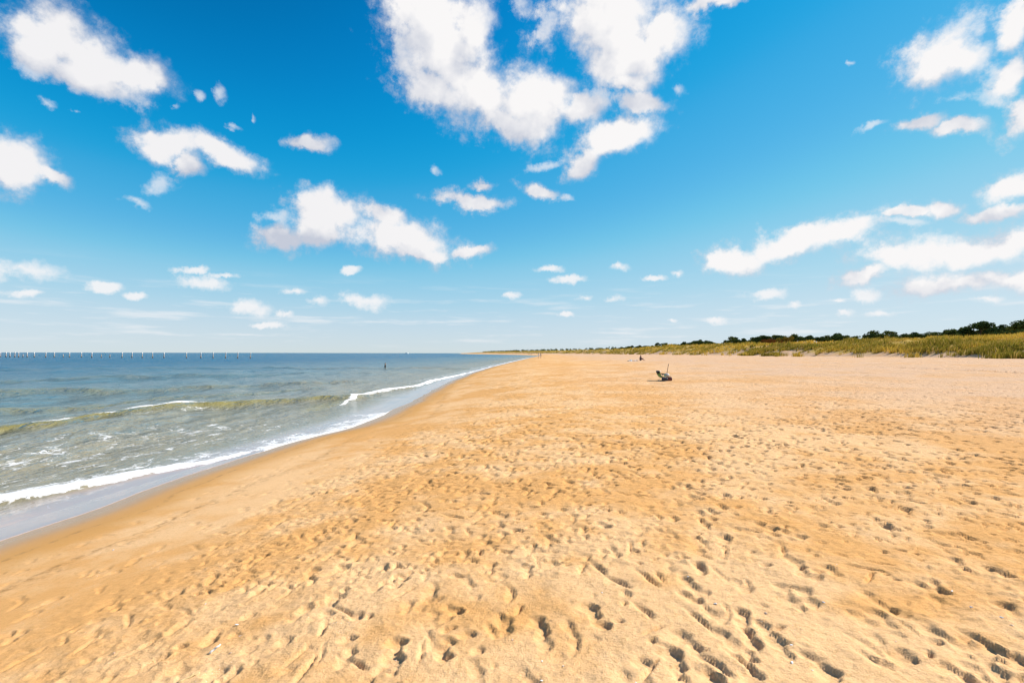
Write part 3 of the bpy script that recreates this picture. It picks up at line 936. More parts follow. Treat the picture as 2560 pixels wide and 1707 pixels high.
parts = [scatter_grass(15000, 34, 140, 14, 1.15, 1.6, 1), scatter_grass(10000, 110, 360, 7, 1.25, 3.6, 2), scatter_grass(9000, 300, 1400, 4, 1.5, 9.0, 3)]
Vs, Fs, to, dr, o = [], [], [], [], 0
for (v, f, t_, d_) in parts:
    Vs.append(v)
    Fs.append(f + o)
    o += len(v)
    to.append(t_)
    dr.append(d_)
me = raw_mesh('dune_grass', np.concatenate(Vs), np.concatenate(Fs), 3, m_grass, smooth=False)
attr(me, 'tone', np.concatenate(to))
attr(me, 'dry', np.concatenate(dr))
grass = link(bpy.data.objects.new('dune_grass', me))
tag(grass, 'golden green marram grass covering the dunes behind the beach', 'grass', kind='stuff')
print('sand', GX.shape, 'sea', WX.shape, 'grass tris', len(np.concatenate(Fs)))

# ------------------------------------------------------------------ trees and shrubs
m_bark = simple('bark', (0.10, 0.07, 0.045), 0.9, 0.35, 6.0, 0.5)


def leaf_mat(name, dark, light):
    m, T = new_mat(name)
    a = T.n('ShaderNodeAttribute', attribute_name='tone').outputs['Fac']
    colr = T.mix(a, dark, light)
    d1 = T.n('ShaderNodeBsdfDiffuse', {'Color': colr}).outputs[0]
    d2 = T.n('ShaderNodeBsdfTranslucent', {'Color': colr}).outputs[0]
    return finish(m, T, T.n('ShaderNodeMixShader', {0: 0.22, 1: d1, 2: d2}).outputs[0])


m_leaf = leaf_mat('pine_foliage', (0.020, 0.042, 0.016), (0.085, 0.115, 0.032))
m_leaf2 = leaf_mat('oak_foliage', (0.032, 0.055, 0.016), (0.125, 0.145, 0.036))
m_rust = leaf_mat('rust_foliage', (0.10, 0.035, 0.012), (0.26, 0.105, 0.026))
m_goldb = leaf_mat('gold_foliage', (0.10, 0.075, 0.012), (0.30, 0.20, 0.028))


def leaves(lobes, n, size, seed, flat=1.0):
    """leaf clumps spread through the lobes' volume"""
    r = np.random.default_rng(seed)
    lobes = np.array(lobes)
    w = lobes[:, 3] ** 2
    li = r.choice(len(lobes), n, p=w / w.sum())
    d = r.normal(size=(n, 3))
    d /= np.linalg.norm(d, axis=1)[:, None]
    rad = lobes[li, 3] * (0.45 + 0.60 * r.random(n) ** 0.6)
    C = lobes[li, :3] + d * rad[:, None] * np.array([1, 1, 0.75 * flat])
    nrm = d + r.normal(size=(n, 3)) * 0.7
    nrm /= np.linalg.norm(nrm, axis=1)[:, None]
    t1 = np.cross(nrm, r.normal(size=(n, 3)))
    t1 /= np.linalg.norm(t1, axis=1)[:, None]
    t2 = np.cross(nrm, t1)
    sz = size * (0.5 + r.random(n))
    a, b = t1 * sz[:, None], t2 * (sz * 0.55)[:, None]
    P = np.stack([C - a, C + b * 0.9, C + a, C - b * 0.9 + nrm * sz[:, None] * 0.2], 1).reshape(-1, 3)
    Fq = np.arange(n * 4).reshape(-1, 4)
    tone = np.clip(r.random(len(lobes))[li] * 0.5 + 0.6 * r.random(n), 0, 1)
    return P, Fq, np.repeat(tone, 4)


def tube(bm, pts, radii, seg=7):
    rings = []
    for i, (p, rad) in enumerate(zip(pts, radii)):
        p = Vector(p)
        d = (Vector(pts[min(i + 1, len(pts) - 1)]) - Vector(pts[max(i - 1, 0)])).normalized()
        a = d.orthogonal().normalized()
        b = d.cross(a)
        rings.append([bm.verts.new(p + (a * math.cos(2 * math.pi * k / seg) + b * math.sin(2 * math.pi * k / seg)) * rad) for k in range(seg)])
    for r0, r1 in zip(rings[:-1], rings[1:]):
        for k in range(seg):
            bm.faces.new((r0[k], r0[(k + 1) % seg], r1[(k + 1) % seg], r1[k]))
    bm.faces.new(rings[0][::-1])
    bm.faces.new(rings[-1])


def bm_obj(name, bm, mat, parent=None, smooth=True):
    me = bpy.data.meshes.new(name)
    bmesh.ops.recalc_face_normals(bm, faces=bm.faces[:])
    bm.to_mesh(me)
    bm.free()
    for f in me.polygons:
        f.use_smooth = smooth
    for m in (mat if isinstance(mat, (list, tuple)) else [mat]):
        me.materials.append(m)
    return link(bpy.data.objects.new(name, me), parent)


def make_tree(kind, seed):
    rd = random.Random(seed)
    root = empty('dune_tree', (0, 0, 0))
    h = rd.uniform(4.3, 5.2)
    bm = bmesh.new()
    top = (rd.uniform(-.3, .3), rd.uniform(-.3, .3), h * 0.72)
    tube(bm, [(0, 0, -0.6), (0.02, 0.03, 0.4), (top[0] * .5, top[1] * .5, h * .4), top], [0.17, 0.14, 0.11, 0.05])
    lobes = []
    nl = rd.randint(9, 13)
    wide = rd.uniform(1.7, 2.5)
    for i in range(nl):
        a = i * 2.4 + rd.uniform(-.4, .4)
        rr_ = wide * math.sqrt(rd.random())
        zc = h * (0.88 - 0.42 * (rr_ / wide) ** 2 * rd.uniform(.5, 1.1)) - rd.uniform(0, .8)
        c = (rr_ * math.cos(a), rr_ * math.sin(a), zc, rd.uniform(.55, 1.0))
        lobes.append(c)
        if i % 2 == 0:
            tube(bm, [(top[0] * .5, top[1] * .5, h * .42), (c[0] * .5, c[1] * .5, h * .5 + c[2] * .1), (c[0] * .9, c[1] * .9, c[2] - .1)], [0.06, 0.045, 0.02], 5)
    bm_obj('trunk', bm, m_bark, root)
    P, Fq, tn = leaves(lobes, 1500, 0.20, seed)
    me = raw_mesh('crown', P, Fq, 4, m_leaf if kind == 0 else m_leaf2, smooth=False)
    attr(me, 'tone', tn)
    link(bpy.data.objects.new('crown', me), root)
    return root


protos = [make_tree(i % 2, 900 + i) for i in range(6)]
TREE_LABELS = ['dark green windswept pine rising behind the grassy dunes', 'rounded mid green oak rising behind the grassy dunes']
used = [False] * 6
rd = random.Random(5)
yy = 70.0
n_tree = 0
while yy < 640:
    for row in range(2):
        k = rd.randrange(6)
        y = yy + rd.uniform(-1.5, 1.5)
        x = float(Tline(np.array([y]))[0]) + 112 + row * 9 + rd.uniform(-4, 4) + 4 * math.sin(y * 0.05)
        if (row == 1 and rd.random() < 0.25) or x > 1.25 * y + 8:
            continue
        o = protos[k] if not used[k] else copy_tree(protos[k])
        used[k] = True
        sc = rd.uniform(0.62, 1.12) * (1.0 + 0.18 * math.sin(y * 0.11 + 1.0))
        o.location = (x, y, ground1(x, y) - 0.1)
        o.rotation_euler = (0, 0, rd.uniform(0, 6.28))
        o.scale = (sc * rd.uniform(1.15, 1.5), sc * rd.uniform(1.15, 1.5), sc * 0.88)
        size = 'tall' if sc > 1.0 else ('low' if sc < 0.75 else 'middling')
        tag(o, f"{size} {TREE_LABELS[k % 2]}{', in the second row' if row else ', in the front row'}", 'tree', f"{size} {'pines' if k % 2 == 0 else 'oaks'}, {'second' if row else 'front'} row behind the dunes")
        n_tree += 1
    yy += rd.uniform(2.2, 4.2) * (1 + yy / 600)
for k in range(6):
    if not used[k]:
        for ch in list(protos[k].children):
            bpy.data.objects.remove(ch)
        bpy.data.objects.remove(protos[k])
print('trees', n_tree)
# far-off wood along the coast that reads as one mass
lob = []
y = 640.0
while y < 2600:
    x = float(Tline(np.array([y]))[0]) + rd.uniform(105, 140)
    g = ground1(x, y)
    hgt = rd.uniform(1.5, 4.0)
    for j in range(2):
        lob.append((x + rd.uniform(-2, 2), y + rd.uniform(-2, 2), g + hgt * (0.4 + 0.5 * j), rd.uniform(1.5, 2.6)))
    y += rd.uniform(3, 9)
P, Fq, tn = leaves(lob, 16000, 0.7, 77)
me = raw_mesh('far_woodland', P, Fq, 4, m_leaf, smooth=False)
attr(me, 'tone', tn)
fw = link(bpy.data.objects.new('far_woodland', me))
tag(fw, 'far-off dark wood fading along the coast behind the dunes', 'woodland', kind='stuff')


def shrub(px, py, y, wide, high, mat, label, seed):
    d = pxdir(px, py)
    x = d.x / d.y * y
    z = ground1(x, y)
    root = empty('shrub', (x, y, z))
    rd = random.Random(seed)
    lobes, bm = [], bmesh.new()
    for i in range(8):
        a = rd.uniform(0, 6.28)
        rr_ = wide * 0.5 * math.sqrt(rd.random())
        c = (rr_ * math.cos(a), rr_ * math.sin(a), high * rd.uniform(.45, .75), high * rd.uniform(.3, .42))
        lobes.append(c)
        tube(bm, [(c[0] * .2, c[1] * .2, -.2), (c[0] * .6, c[1] * .6, c[2] * .5), (c[0], c[1], c[2])], [.05, .035, .015], 5)
    bm_obj('stem', bm, m_bark, root)
    P, Fq, tn = leaves(lobes, 900, 0.16, seed)
    me = raw_mesh('foliage', P, Fq, 4, mat, smooth=False)
    attr(me, 'tone', tn)
    link(bpy.data.objects.new('foliage', me), root)
    tag(root, label, 'shrub')


shrub(1925, 850, 168, 7.0, 2.4, m_rust, 'low rust brown shrub on the dune crest before the trees', 31)
shrub(1962, 848, 166, 4.5, 2.5, m_goldb, 'golden green shrub growing against the rust brown shrub', 32)

# ------------------------------------------------------------------ pilings in the sea
m_pile = simple('weathered_timber', (0.42, 0.34, 0.29), 0.85, 0.35, 3.0, 0.5)
m_pale = simple('bleached_timber', (0.66, 0.61, 0.57), 0.85, 0.18, 4.0, 0.4)
m_weed = simple('weedy_timber', (0.06, 0.035, 0.025), 0.6, 0.4, 5.0, 0.5)


def piling(px, py_base, top_px, short, lean):
    x, y = on_plane(px, py_base, 0.02)
    root = empty('mooring_piling', (x, y, 0.0))
    h = (py_base - top_px) / F * y
    rad = 0.21 if not short else 0.17
    bm = bmesh.new()
    tube(bm, [(0, 0, -1.5), (lean * .2, 0, 0.55)], [rad * 1.08, rad * 1.05], 10)
    bm_obj('weedy_foot', bm, m_weed, root)
    bm = bmesh.new()
    z1 = h * (0.50 if not short else .8)
    tube(bm, [(lean * .2, 0, 0.5), (lean * .6, 0, z1)], [rad, rad * .97], 10)
    bm_obj('shaft', bm, m_pile, root)
    bm = bmesh.new()
    tube(bm, [(lean * .6, 0, z1 - .02), (lean * .95, 0, h - .12), (lean, 0, h)], [rad * .98, rad * .93, rad * .7], 10)
    bm_obj('bleached_top', bm, m_pale if not short else m_pile, root)
    return root


rd = random.Random(3)
for zx in (3, 50, 84, 123, 156, 193, 228, 288, 383, 455, 532, 583, 685, 771, 850, 922, 1025, 1108, 1196, 1281, 1377, 1566, 1687, 1790, 1894, 1995, 2102):
    px = zx / 3.36
    base = 840 + (176 + zx / 2102 * 11) / 3.36
    short = zx in (532, 850, 922, 193)
    top = 840 + ((134 if not short else 150) + rd.uniform(-2, 3)) / 3.36
    o = piling(px, base + 0.6, top, short, rd.uniform(-.12, .12))
    if short:
        tag(o, 'short dark stump among the pale pilings standing in the sea', 'piling', 'short stumps in the row of pilings')
    elif zx < 300:
        tag(o, 'pale topped timber piling in the crowded far end of the row', 'piling', 'pilings at the crowded end of the row')
    elif zx == 2102:
        tag(o, 'pale topped timber piling ending the row nearest the wading person', 'piling', 'widely spaced pilings in the sea')
    else:
        tag(o, 'pale topped timber piling in the widely spaced stretch of the row', 'piling', 'widely spaced pilings in the sea')

# ------------------------------------------------------------------ people
m_skin = simple('skin', (0.48, 0.28, 0.19), 0.55, 0.08, 20, 0.05)
m_hair = simple('dark_hair', (0.025, 0.017, 0.012), 0.6, 0.3, 40, 0.4)


def person(name, J, hair_c, cloth, loc, rz, label, group=None, scale=1.0):
    """J: joint -> (x,y,z,r). cloth: list of (function(x,y,z)->bool, material); one continuous skinned body"""
    E = [('pelvis', 'belly'), ('belly', 'chest'), ('chest', 'neck'), ('neck', 'jaw'), ('jaw', 'head'), ('head', 'crown'), ('jaw', 'nose')]
    for s in ('l', 'r'):
        E += [('chest', 'sh' + s), ('sh' + s, 'el' + s), ('el' + s, 'wr' + s), ('wr' + s, 'pa' + s), ('pelvis', 'hi' + s), ('hi' + s, 'kn' + s), ('kn' + s, 'an' + s), ('an' + s, 'to' + s)]
        pa, wr = Vector(J['pa' + s][:3]), Vector(J['wr' + s][:3])
        d = (pa - wr).normalized()
        side = d.orthogonal().normalized()
        for i, l_ in enumerate((0.075, 0.085, 0.08, 0.065)):
            off = side * (-0.028 + 0.0187 * i)
            J[f'f{s}{i}'] = (*(pa + off + d * l_), 0.008)
            E.append(('pa' + s, f'f{s}{i}'))
        J['th' + s] = (*(pa - d * 0.03 + side * 0.06 + d * 0.035), 0.010)
        E.append(('wr' + s, 'th' + s))
    names = list(J)
    bm = bmesh.new()
    sk = bm.verts.layers.skin.verify()
    vs = {}
    for n_ in names:
        v = bm.verts.new(J[n_][:3])
        v[sk].radius = (J[n_][3], J[n_][3])
        vs[n_] = v
    vs['pelvis'][sk].use_root = True
    for a, b_ in E:
        bm.edges.new((vs[a], vs[b_]))
    me = bpy.data.meshes.new('body_frame')
    bm.to_mesh(me)
    bm.free()
    tmp = bpy.data.objects.new('body_frame', me)
    COL.objects.link(tmp)
    tmp.modifiers.new('skin', 'SKIN')
    ss = tmp.modifiers.new('sub', 'SUBSURF')
    ss.levels = 1
    dg = bpy.context.evaluated_depsgraph_get()
    out = bpy.data.meshes.new_from_object(tmp.evaluated_get(dg))
    bpy.data.objects.remove(tmp)
    bpy.data.meshes.remove(me)
    out.materials.clear()
    out.materials.append(m_skin)
    for _, m in cloth:
        out.materials.append(m)
    for p in out.polygons:
        p.use_smooth = True
        cc = p.center
        p.material_index = 0
        for i, (fn_, _) in enumerate(cloth):
            if fn_(*cc):
                p.material_index = i + 1
    root = empty(name, loc, rz)
    root.scale = (scale,) * 3
    bo = bpy.data.objects.new('body', out)
    link(bo, root)
    # hair: a shell over the back and top of the head
    hx, hy, hz, hr = J['head']
    fx, fy = J['nose'][0] - J['jaw'][0], J['nose'][1] - J['jaw'][1]
    fl = math.hypot(fx, fy) or 1
    fx, fy = fx / fl, fy / fl
    bm = bmesh.new()
    bmesh.ops.create_uvsphere(bm, u_segments=14, v_segments=10, radius=hr * 1.17)
    kill = [v for v in bm.verts if (v.co.x * fx + v.co.y * fy) > hr * 0.45 and v.co.z < hr * 0.5 or v.co.z < -hr * 0.9]
    bmesh.ops.delete(bm, geom=kill, context='VERTS')
    for v in bm.verts:
        v.co += Vector((hx - fx * 0.012, hy - fy * 0.012, hz + 0.015))
    bm_obj('hair', bm, hair_c, root)
    return tag(root, label, 'person', group)


def stand(step=0.0, arm=0.08, h=1.0):
    return {'pelvis': (0, 0, .95, .135), 'belly': (0, 0, 1.1, .12), 'chest': (0, 0, 1.32, .145), 'neck': (0, 0, 1.47, .055), 'jaw': (0, .02, 1.54, .068),
            'head': (0, .015, 1.63, .092), 'crown': (0, 0, 1.70, .06), 'nose': (0, .105, 1.60, .018),
            'shl': (-.17, 0, 1.41, .062), 'ell': (-.235, -arm, 1.14, .045), 'wrl': (-.245, .06 - arm, .90, .030), 'pal': (-.245, .09 - arm, .82, .034),
            'shr': (.17, 0, 1.41, .062), 'elr': (.235, arm * .3, 1.14, .045), 'wrr': (.245, .10 + arm, .91, .030), 'par': (.245, .14 + arm, .83, .034),
            'hil': (-.09, 0, .88, .092), 'knl': (-.10, .03 + step, .50, .06), 'anl': (-.10, step * 1.4, .085, .042), 'tol': (-.11, .15 + step * 1.4, .035, .036),
            'hir': (.09, 0, .88, .092), 'knr': (.10, .03 - step * .4, .50, .06), 'anr': (.10, -step * 1.5, .085, .042), 'tor': (.11, .15 - step * 1.5, .035, .036)}


m_black = simple('black_cloth', (0.012, 0.012, 0.014), 0.7, 0.3, 30, 0.2)
m_plum = simple('plum_cloth', (0.085, 0.035, 0.045), 0.8, 0.3, 30, 0.2)
m_navy = simple('navy_cloth', (0.03, 0.035, 0.06), 0.8, 0.3, 30, 0.2)
m_beige = simple('beige_cloth', (0.55, 0.43, 0.34), 0.8, 0.15, 30, 0.2)
m_white = simple('white_cloth', (0.74, 0.72, 0.70), 0.8, 0.1, 30, 0.2)
m_grey = simple('grey_cloth', (0.20, 0.20, 0.22), 0.8, 0.2, 30, 0.2)

# someone wading up to the hips in a black suit
x, y = on_plane(963, 921.3, 0.03)
person('person', stand(0.05, 0.02), m_hair, [(lambda X, Y, Z: Z < 1.47 and abs(X) < .30 and not (abs(X) > .2 and Z < .88), m_black)], (x, y, -0.86), R(262),
       'person in a black suit wading hip deep in the sea')

# someone sitting on the sand facing along the beach
x, y = on_ground(1600, 901.5)
sit = {'pelvis': (0, 0, .14, .14), 'belly': (0, .02, .30, .125), 'chest': (0, .08, .50, .145), 'neck': (0, .12, .65, .055), 'jaw': (0, .15, .715, .068),
       'head': (0, .15, .80, .092), 'crown': (0, .135, .87, .06), 'nose': (0, .24, .77, .018),
       'shl': (-.17, .09, .59, .062), 'ell': (-.22, .24, .42, .045), 'wrl': (-.14, .44, .40, .03), 'pal': (-.11, .51, .41, .034),
       'shr': (.17, .09, .59, .062), 'elr': (.22, .24, .42, .045), 'wrr': (.14, .44, .40, .03), 'par': (.11, .51, .41, .034),
       'hil': (-.09, .05, .12, .092), 'knl': (-.13, .46, .38, .06), 'anl': (-.12, .66, .07, .042), 'tol': (-.12, .82, .04, .036),
       'hir': (.09, .05, .12, .092), 'knr': (.13, .46, .34, .06), 'anr': (.12, .74, .06, .042), 'tor': (.12, .90, .04, .036)}
gz_ = sand_height(x, y)
person('person', sit, m_hair, [(lambda X, Y, Z: Z < .64 and Y < .40 and not (abs(X) > .1 and Y > .3 and Z > .36), m_plum), (lambda X, Y, Z: Z < .24 and Y < .5, m_navy)],
       (x, y, gz_ - 0.02), R(-80), 'person in dark plum clothes sitting on the sand with knees drawn up', scale=1.05)
# towel beside them: a sheet with folds, one corner rumpled
m_towel, T = new_mat('striped_towel')
tc = T.n('ShaderNodeTexCoord').outputs['Object']
sx_ = T.n('ShaderNodeSeparateXYZ', {0: tc}).outputs[0]
stripe = T.step(T.math('FRACT', T.math('MULTIPLY', sx_, 2.6)), 0.45, 0.55)
colr = T.mix(stripe, (0.72, 0.76, 0.78), (0.10, 0.21, 0.30))
finish(m_towel, T, T.n('ShaderNodeBsdfPrincipled', {'Base Color': colr, 'Roughness': 0.95}).outputs[0])
u, v = np.meshgrid(np.linspace(-.85, .85, 36), np.linspace(-.5, .5, 22))
zz = 0.05 + 0.05 * fbm(u * 3, v * 3, 3, 601) + 0.16 * np.exp(-((u + .25) ** 2 + (v) ** 2) / .06)
tx, ty = x - 1.25, y - 0.1
zz = zz + ground(u + tx, v + ty) - ground1(tx, ty)
me = raw_mesh('beach_towel', np.stack([u, v, zz], -1).reshape(-1, 3), grid_faces(22, 36), 4, m_towel)
tw = link(bpy.data.objects.new('beach_towel', me))
md = tw.modifiers.new('thick', 'SOLIDIFY')
md.thickness = 0.012
tw.location = (tx, ty, ground1(tx, ty) + 0.01)
tag(tw, 'rumpled blue and white beach towel beside the sitting person', 'towel')

# a pair strolling far down by the water's edge
for px, py, clt, hr_, lab, ph in ((1346.5, 895.2, m_white, m_hair, 'person in white walking far down the beach beside the one in beige', 0.12),
                                  (1352, 895.4, m_beige, m_hair, 'person in beige walking far down the beach beside the one in white', -0.12)):
    x, y = on_ground(px, py)
    person('person', stand(ph, 0.1), hr_, [(lambda X, Y, Z: .45 < Z < 1.47 and not (abs(X) > .2 and Z < 1.1), clt)], (x, y, ground1(x, y) - 0.01), R(10), lab)
# dark figures in the distance on the spit
for i, (px, py, clt, lab) in enumerate(((1240.5, 887.3, m_black, 'distant person in black on the far spit, paired with one in grey'),
                                        (1247, 887.3, m_grey, 'distant person in grey on the far spit, paired with one in black'),
                                        (1253, 887.0, m_navy, 'distant person in navy on the far spit beyond the pair'),
                                        (1290, 887.4, m_plum, 'distant person in plum alone on the far beach'))):
    y = 640.0 + 12 * i
    x = pxdir(px, py).x / pxdir(px, py).y * y
    x = max(x, float(Eline(np.array([y]))[0]) + 4)
    person('person', stand(0.1 if i % 2 else -.1, 0.1), m_hair, [(lambda X, Y, Z: .1 < Z < 1.47 and not (abs(X) > .2 and Z < 1.1), clt)],
           (x, y, ground1(x, y) - .01), R(60 * i), lab)

# ------------------------------------------------------------------ beach chair with bags
gx, gy = on_ground(1661, 950.7)
gz0 = sand_height(gx, gy)
m_alu = simple('chair_tube', (0.35, 0.35, 0.36), 0.35, 0.1, 20, 0.05, 0.9)
m_green, T = new_mat('green_striped_canvas')
tc = T.n('ShaderNodeTexCoord').outputs['Object']
sz_ = T.n('ShaderNodeSeparateXYZ', {0: tc})
st = T.step(T.math('FRACT', T.math('MULTIPLY', sz_.outputs[1], 9.0)), 0.52, 0.60)
colr = T.mix(st, (0.34, 0.50, 0.16), (0.05, 0.16, 0.03))
wv = T.n('ShaderNodeBump', {'Height': T.noise(tc, 90, 2), 'Strength': 0.3, 'Distance': 0.004}).outputs[0]
finish(m_green, T, T.n('ShaderNodeBsdfPrincipled', {'Base Color': colr, 'Roughness': 0.85, 'Normal': wv}).outputs[0])
m_maroon = simple('maroon_nylon', (0.13, 0.035, 0.025), 0.6, 0.3, 15, 0.3)
m_slate = simple('slate_nylon', (0.045, 0.042, 0.055), 0.6, 0.3, 15, 0.3)
m_wood = simple('pole_wood', (0.26, 0.13, 0.06), 0.6, 0.25, 10, 0.2)

ch = empty('beach_chair', (gx - 0.04, gy, gz0), R(6))
ch.scale = (0.80, 0.9, 0.88)


def cushion(name, size, mat, parent, M, n=10, puff=0.35):
    """soft box: rounded, with sagging faces"""
    bm = bmesh.new()
    bmesh.ops.create_cube(bm, size=2.0)
    bmesh.ops.subdivide_edges(bm, edges=bm.edges[:], cuts=n - 1, use_grid_fill=True)
    for v in bm.verts:
        p = v.co
        k = 1 - 0.10 * puff * (abs(p.x) ** 4 + abs(p.y) ** 4 + abs(p.z) ** 4)
        ln = math.sqrt(p.x ** 2 + p.y ** 2 + p.z ** 2)
        sph = p / ln * 1.15
        q_ = p.lerp(sph, puff) * k
        wob = 1 + 0.05 * math.sin(p.x * 5 + p.z * 3) * math.cos(p.y * 4)
        v.co = M @ Vector((q_.x * size[0] / 2 * wob, q_.y * size[1] / 2, q_.z * size[2] / 2 * wob))
    return bm_obj(name, bm, mat, parent)


# frame: two side hoops joined by cross bars
for sd in (-0.27, 0.27):
    bm = bmesh.new()
    tube(bm, [(0.24, sd, 0.0), (0.05, sd, 0.20), (-0.18, sd, 0.24), (-0.40, sd, 0.62)], [.013] * 4, 8)
    bm_obj('side_frame', bm, m_alu, ch)
    bm = bmesh.new()
    tube(bm, [(-0.30, sd * 1.04, 0.0), (-0.05, sd * 1.04, 0.20), (0.10, sd * 1.04, 0.40)], [.012] * 3, 8)
    bm_obj('leg', bm, m_alu, ch)
    bm = bmesh.new()
    tube(bm, [(-0.25, sd * 1.05, 0.41), (0.0, sd * 1.05, 0.43), (0.16, sd * 1.05, 0.41)], [.022, .024, .018], 8)
    bm_obj('armrest', bm, m_black, ch)
for (p, q_) in (((0.24, -.27, .012), (0.24, .27, .012)), ((-.30, -.28, .012), (-.30, .28, .012)), ((-.40, -.27, .62), (-.40, .27, .62))):
    bm = bmesh.new()
    tube(bm, [p, q_], [.012, .012], 8)
    bm_obj('cross_bar', bm, m_alu, ch)


def canvas(name, a, b_, sag, mat, t=0.012, w=0.26):
    u_, v_ = np.meshgrid(np.linspace(0, 1, 14), np.linspace(-1, 1, 16))
    a, b_ = np.array(a), np.array(b_)
    nrm_ = np.array([-(b_ - a)[1], (b_ - a)[0]])
    nrm_ = nrm_ / np.linalg.norm(nrm_)
    s_ = sag * np.sin(u_ * np.pi)
    X = a[0] + (b_ - a)[0] * u_ - nrm_[0] * s_
    Z = a[1] + (b_ - a)[1] * u_ - nrm_[1] * s_
    top = np.stack([X, v_ * w, Z], -1).reshape(-1, 3)
    o = link(bpy.data.objects.new(name, raw_mesh(name, top, grid_faces(16, 14), 4, mat)), ch)
    m_ = o.modifiers.new('thick', 'SOLIDIFY')
    m_.thickness = t
    return o


canvas('seat', (-0.17, 0.235), (0.22, 0.03 + 0.12), 0.04, m_green)
canvas('backrest', (-0.39, 0.60), (-0.18, 0.235), 0.05, m_green, 0.03)
cushion('headrest', (0.10, 0.44, 0.20), m_black, ch, Matrix.Translation((-0.40, 0, 0.52)) @ Matrix.Rotation(R(-28), 4, 'Y'))
tag(ch, 'low folding beach chair with green striped canvas and black headrest on the sand', 'chair')

# white bundle on the seat
bt = empty('towel_bundle', (gx + 0.10, gy - 0.02, gz0 + 0.20), R(10))
cushion('roll', (0.26, 0.34, 0.18), m_white, bt, Matrix.Translation((0, 0, 0.11)), 10, .55)
bm = bmesh.new()
tube(bm, [(0.02 + .135 * math.cos(a_), 0.02, .11 + .098 * math.sin(a_)) for a_ in np.linspace(0, 2 * math.pi, 20)], [.010] * 20, 6)
bm_obj('strap', bm, m_slate, bt)
tag(bt, 'white rolled towel bundle lying on the beach chair seat', 'towel')
bt.location = (gx + 0.10, gy - 0.04, gz0 + 0.205)


def bag(name, loc, size, mat, label, cat, rz):
    root = empty(name, loc, rz)
    cushion('body', size, mat, root, Matrix.Translation((0, 0, size[2] * 0.5)), 10, .4)
    bm = bmesh.new()
    pts = [(-size[0] * .28, 0, size[2] * .92), (-size[0] * .2, 0, size[2] * 1.18), (size[0] * .2, 0, size[2] * 1.18), (size[0] * .28, 0, size[2] * .92)]
    tube(bm, pts, [.011] * 4, 6)
    bm_obj('handle', bm, m_black, root)
    bm = bmesh.new()
    tube(bm, [(-size[0] * .44, -size[1] * .28, size[2] * .86), (size[0] * .44, -size[1] * .28, size[2] * .86)], [.006, .006], 5)
    bm_obj('zip', bm, m_alu, root)
    return tag(root, label, cat)


bx_, by_ = gx + 0.13, gy - 0.45
bag('cooler_bag', (bx_, by_, sand_height(bx_, by_) - .01), (0.28, 0.24, 0.24), m_maroon, 'maroon cooler bag on the sand before the beach chair', 'bag', R(4))
bx_, by_ = gx - 0.12, gy - 0.48
bag('duffel_bag', (bx_, by_, sand_height(bx_, by_) - .01), (0.32, 0.26, 0.20), m_slate, 'slate grey duffel bag on the sand beside the maroon cooler bag', 'bag', R(-8))
# parasol pole planted behind
bx_, by_ = gx + 0.18, gy + 0.38
pr = empty('parasol_pole', (bx_, by_, sand_height(bx_, by_)))
bm = bmesh.new()
tube(bm, [(-0.04, 0, -0.25), (0.09, 0, 0.45), (0.165, 0, 0.85)], [.017, .017, .015], 8)
bm_obj('pole', bm, m_wood, pr)
bm = bmesh.new()
tube(bm, [(0.163, 0, 0.84), (0.170, 0, 0.875), (0.172, 0, 0.885)], [.021, .021, .012], 8)
bm_obj('end_cap', bm, m_slate, pr)
tag(pr, 'thin brown parasol pole leaning in the sand behind the beach chair', 'pole')

# ------------------------------------------------------------------ small things on the near sand
m_drift = simple('bleached_driftwood', (0.80, 0.74, 0.66), 0.8, 0.12, 40, 0.4)
m_reed = simple('dry_reed', (0.70, 0.50, 0.24), 0.7, 0.2, 40, 0.3)
m_shell = simple('shell_white', (0.82, 0.78, 0.73), 0.45, 0.12, 60, 0.3)
m_shell2 = simple('shell_tan', (0.70, 0.50, 0.36), 0.45, 0.2, 60, 0.3)


def stick(name, p0, p1, lift0, lift1, rad, mat, label, cat):
    (x0, y0), (x1, y1) = on_ground(*p0), on_ground(*p1)
    z0, z1 = sand_height(x0, y0), sand_height(x1, y1)
    root = empty(name, (x0, y0, z0))
    n = 9
    bm = bmesh.new()
    pts = []
    for i in range(n):
        f = i / (n - 1)
        pts.append(((x1 - x0) * f + .002 * math.sin(i * 2.1), (y1 - y0) * f + .003 * math.cos(i * 1.7),
                    (z1 - z0) * f + lift0 * (1 - f) + lift1 * f + .002 * math.sin(i * 3.3)))
    tube(bm, pts, [rad * (0.75 + .3 * math.sin(i * .9 + .4) ** 2) * (0.6 if i in (0, n - 1) else 1) for i in range(n)], 7)
    bm_obj('stem', bm, mat, root)
    bm = bmesh.new()
    m_ = Vector(pts[4])
    tube(bm, [m_, m_ + Vector((.012, .010, .010)), m_ + Vector((.020, .022, .016))], [rad * .5, rad * .4, rad * .2], 5)
    bm_obj('knot', bm, mat, root)
    return tag(root, label, cat)


stick('driftwood_stick', (522, 1634), (551, 1621), 0.004, 0.030, 0.0075, m_drift, 'short white bleached stick propped on the smooth damp sand', 'stick')
stick('dry_reed', (440, 1707), (500, 1683), 0.002, 0.006, 0.006, m_reed, 'long straw coloured reed lying flat on the damp sand', 'reed')


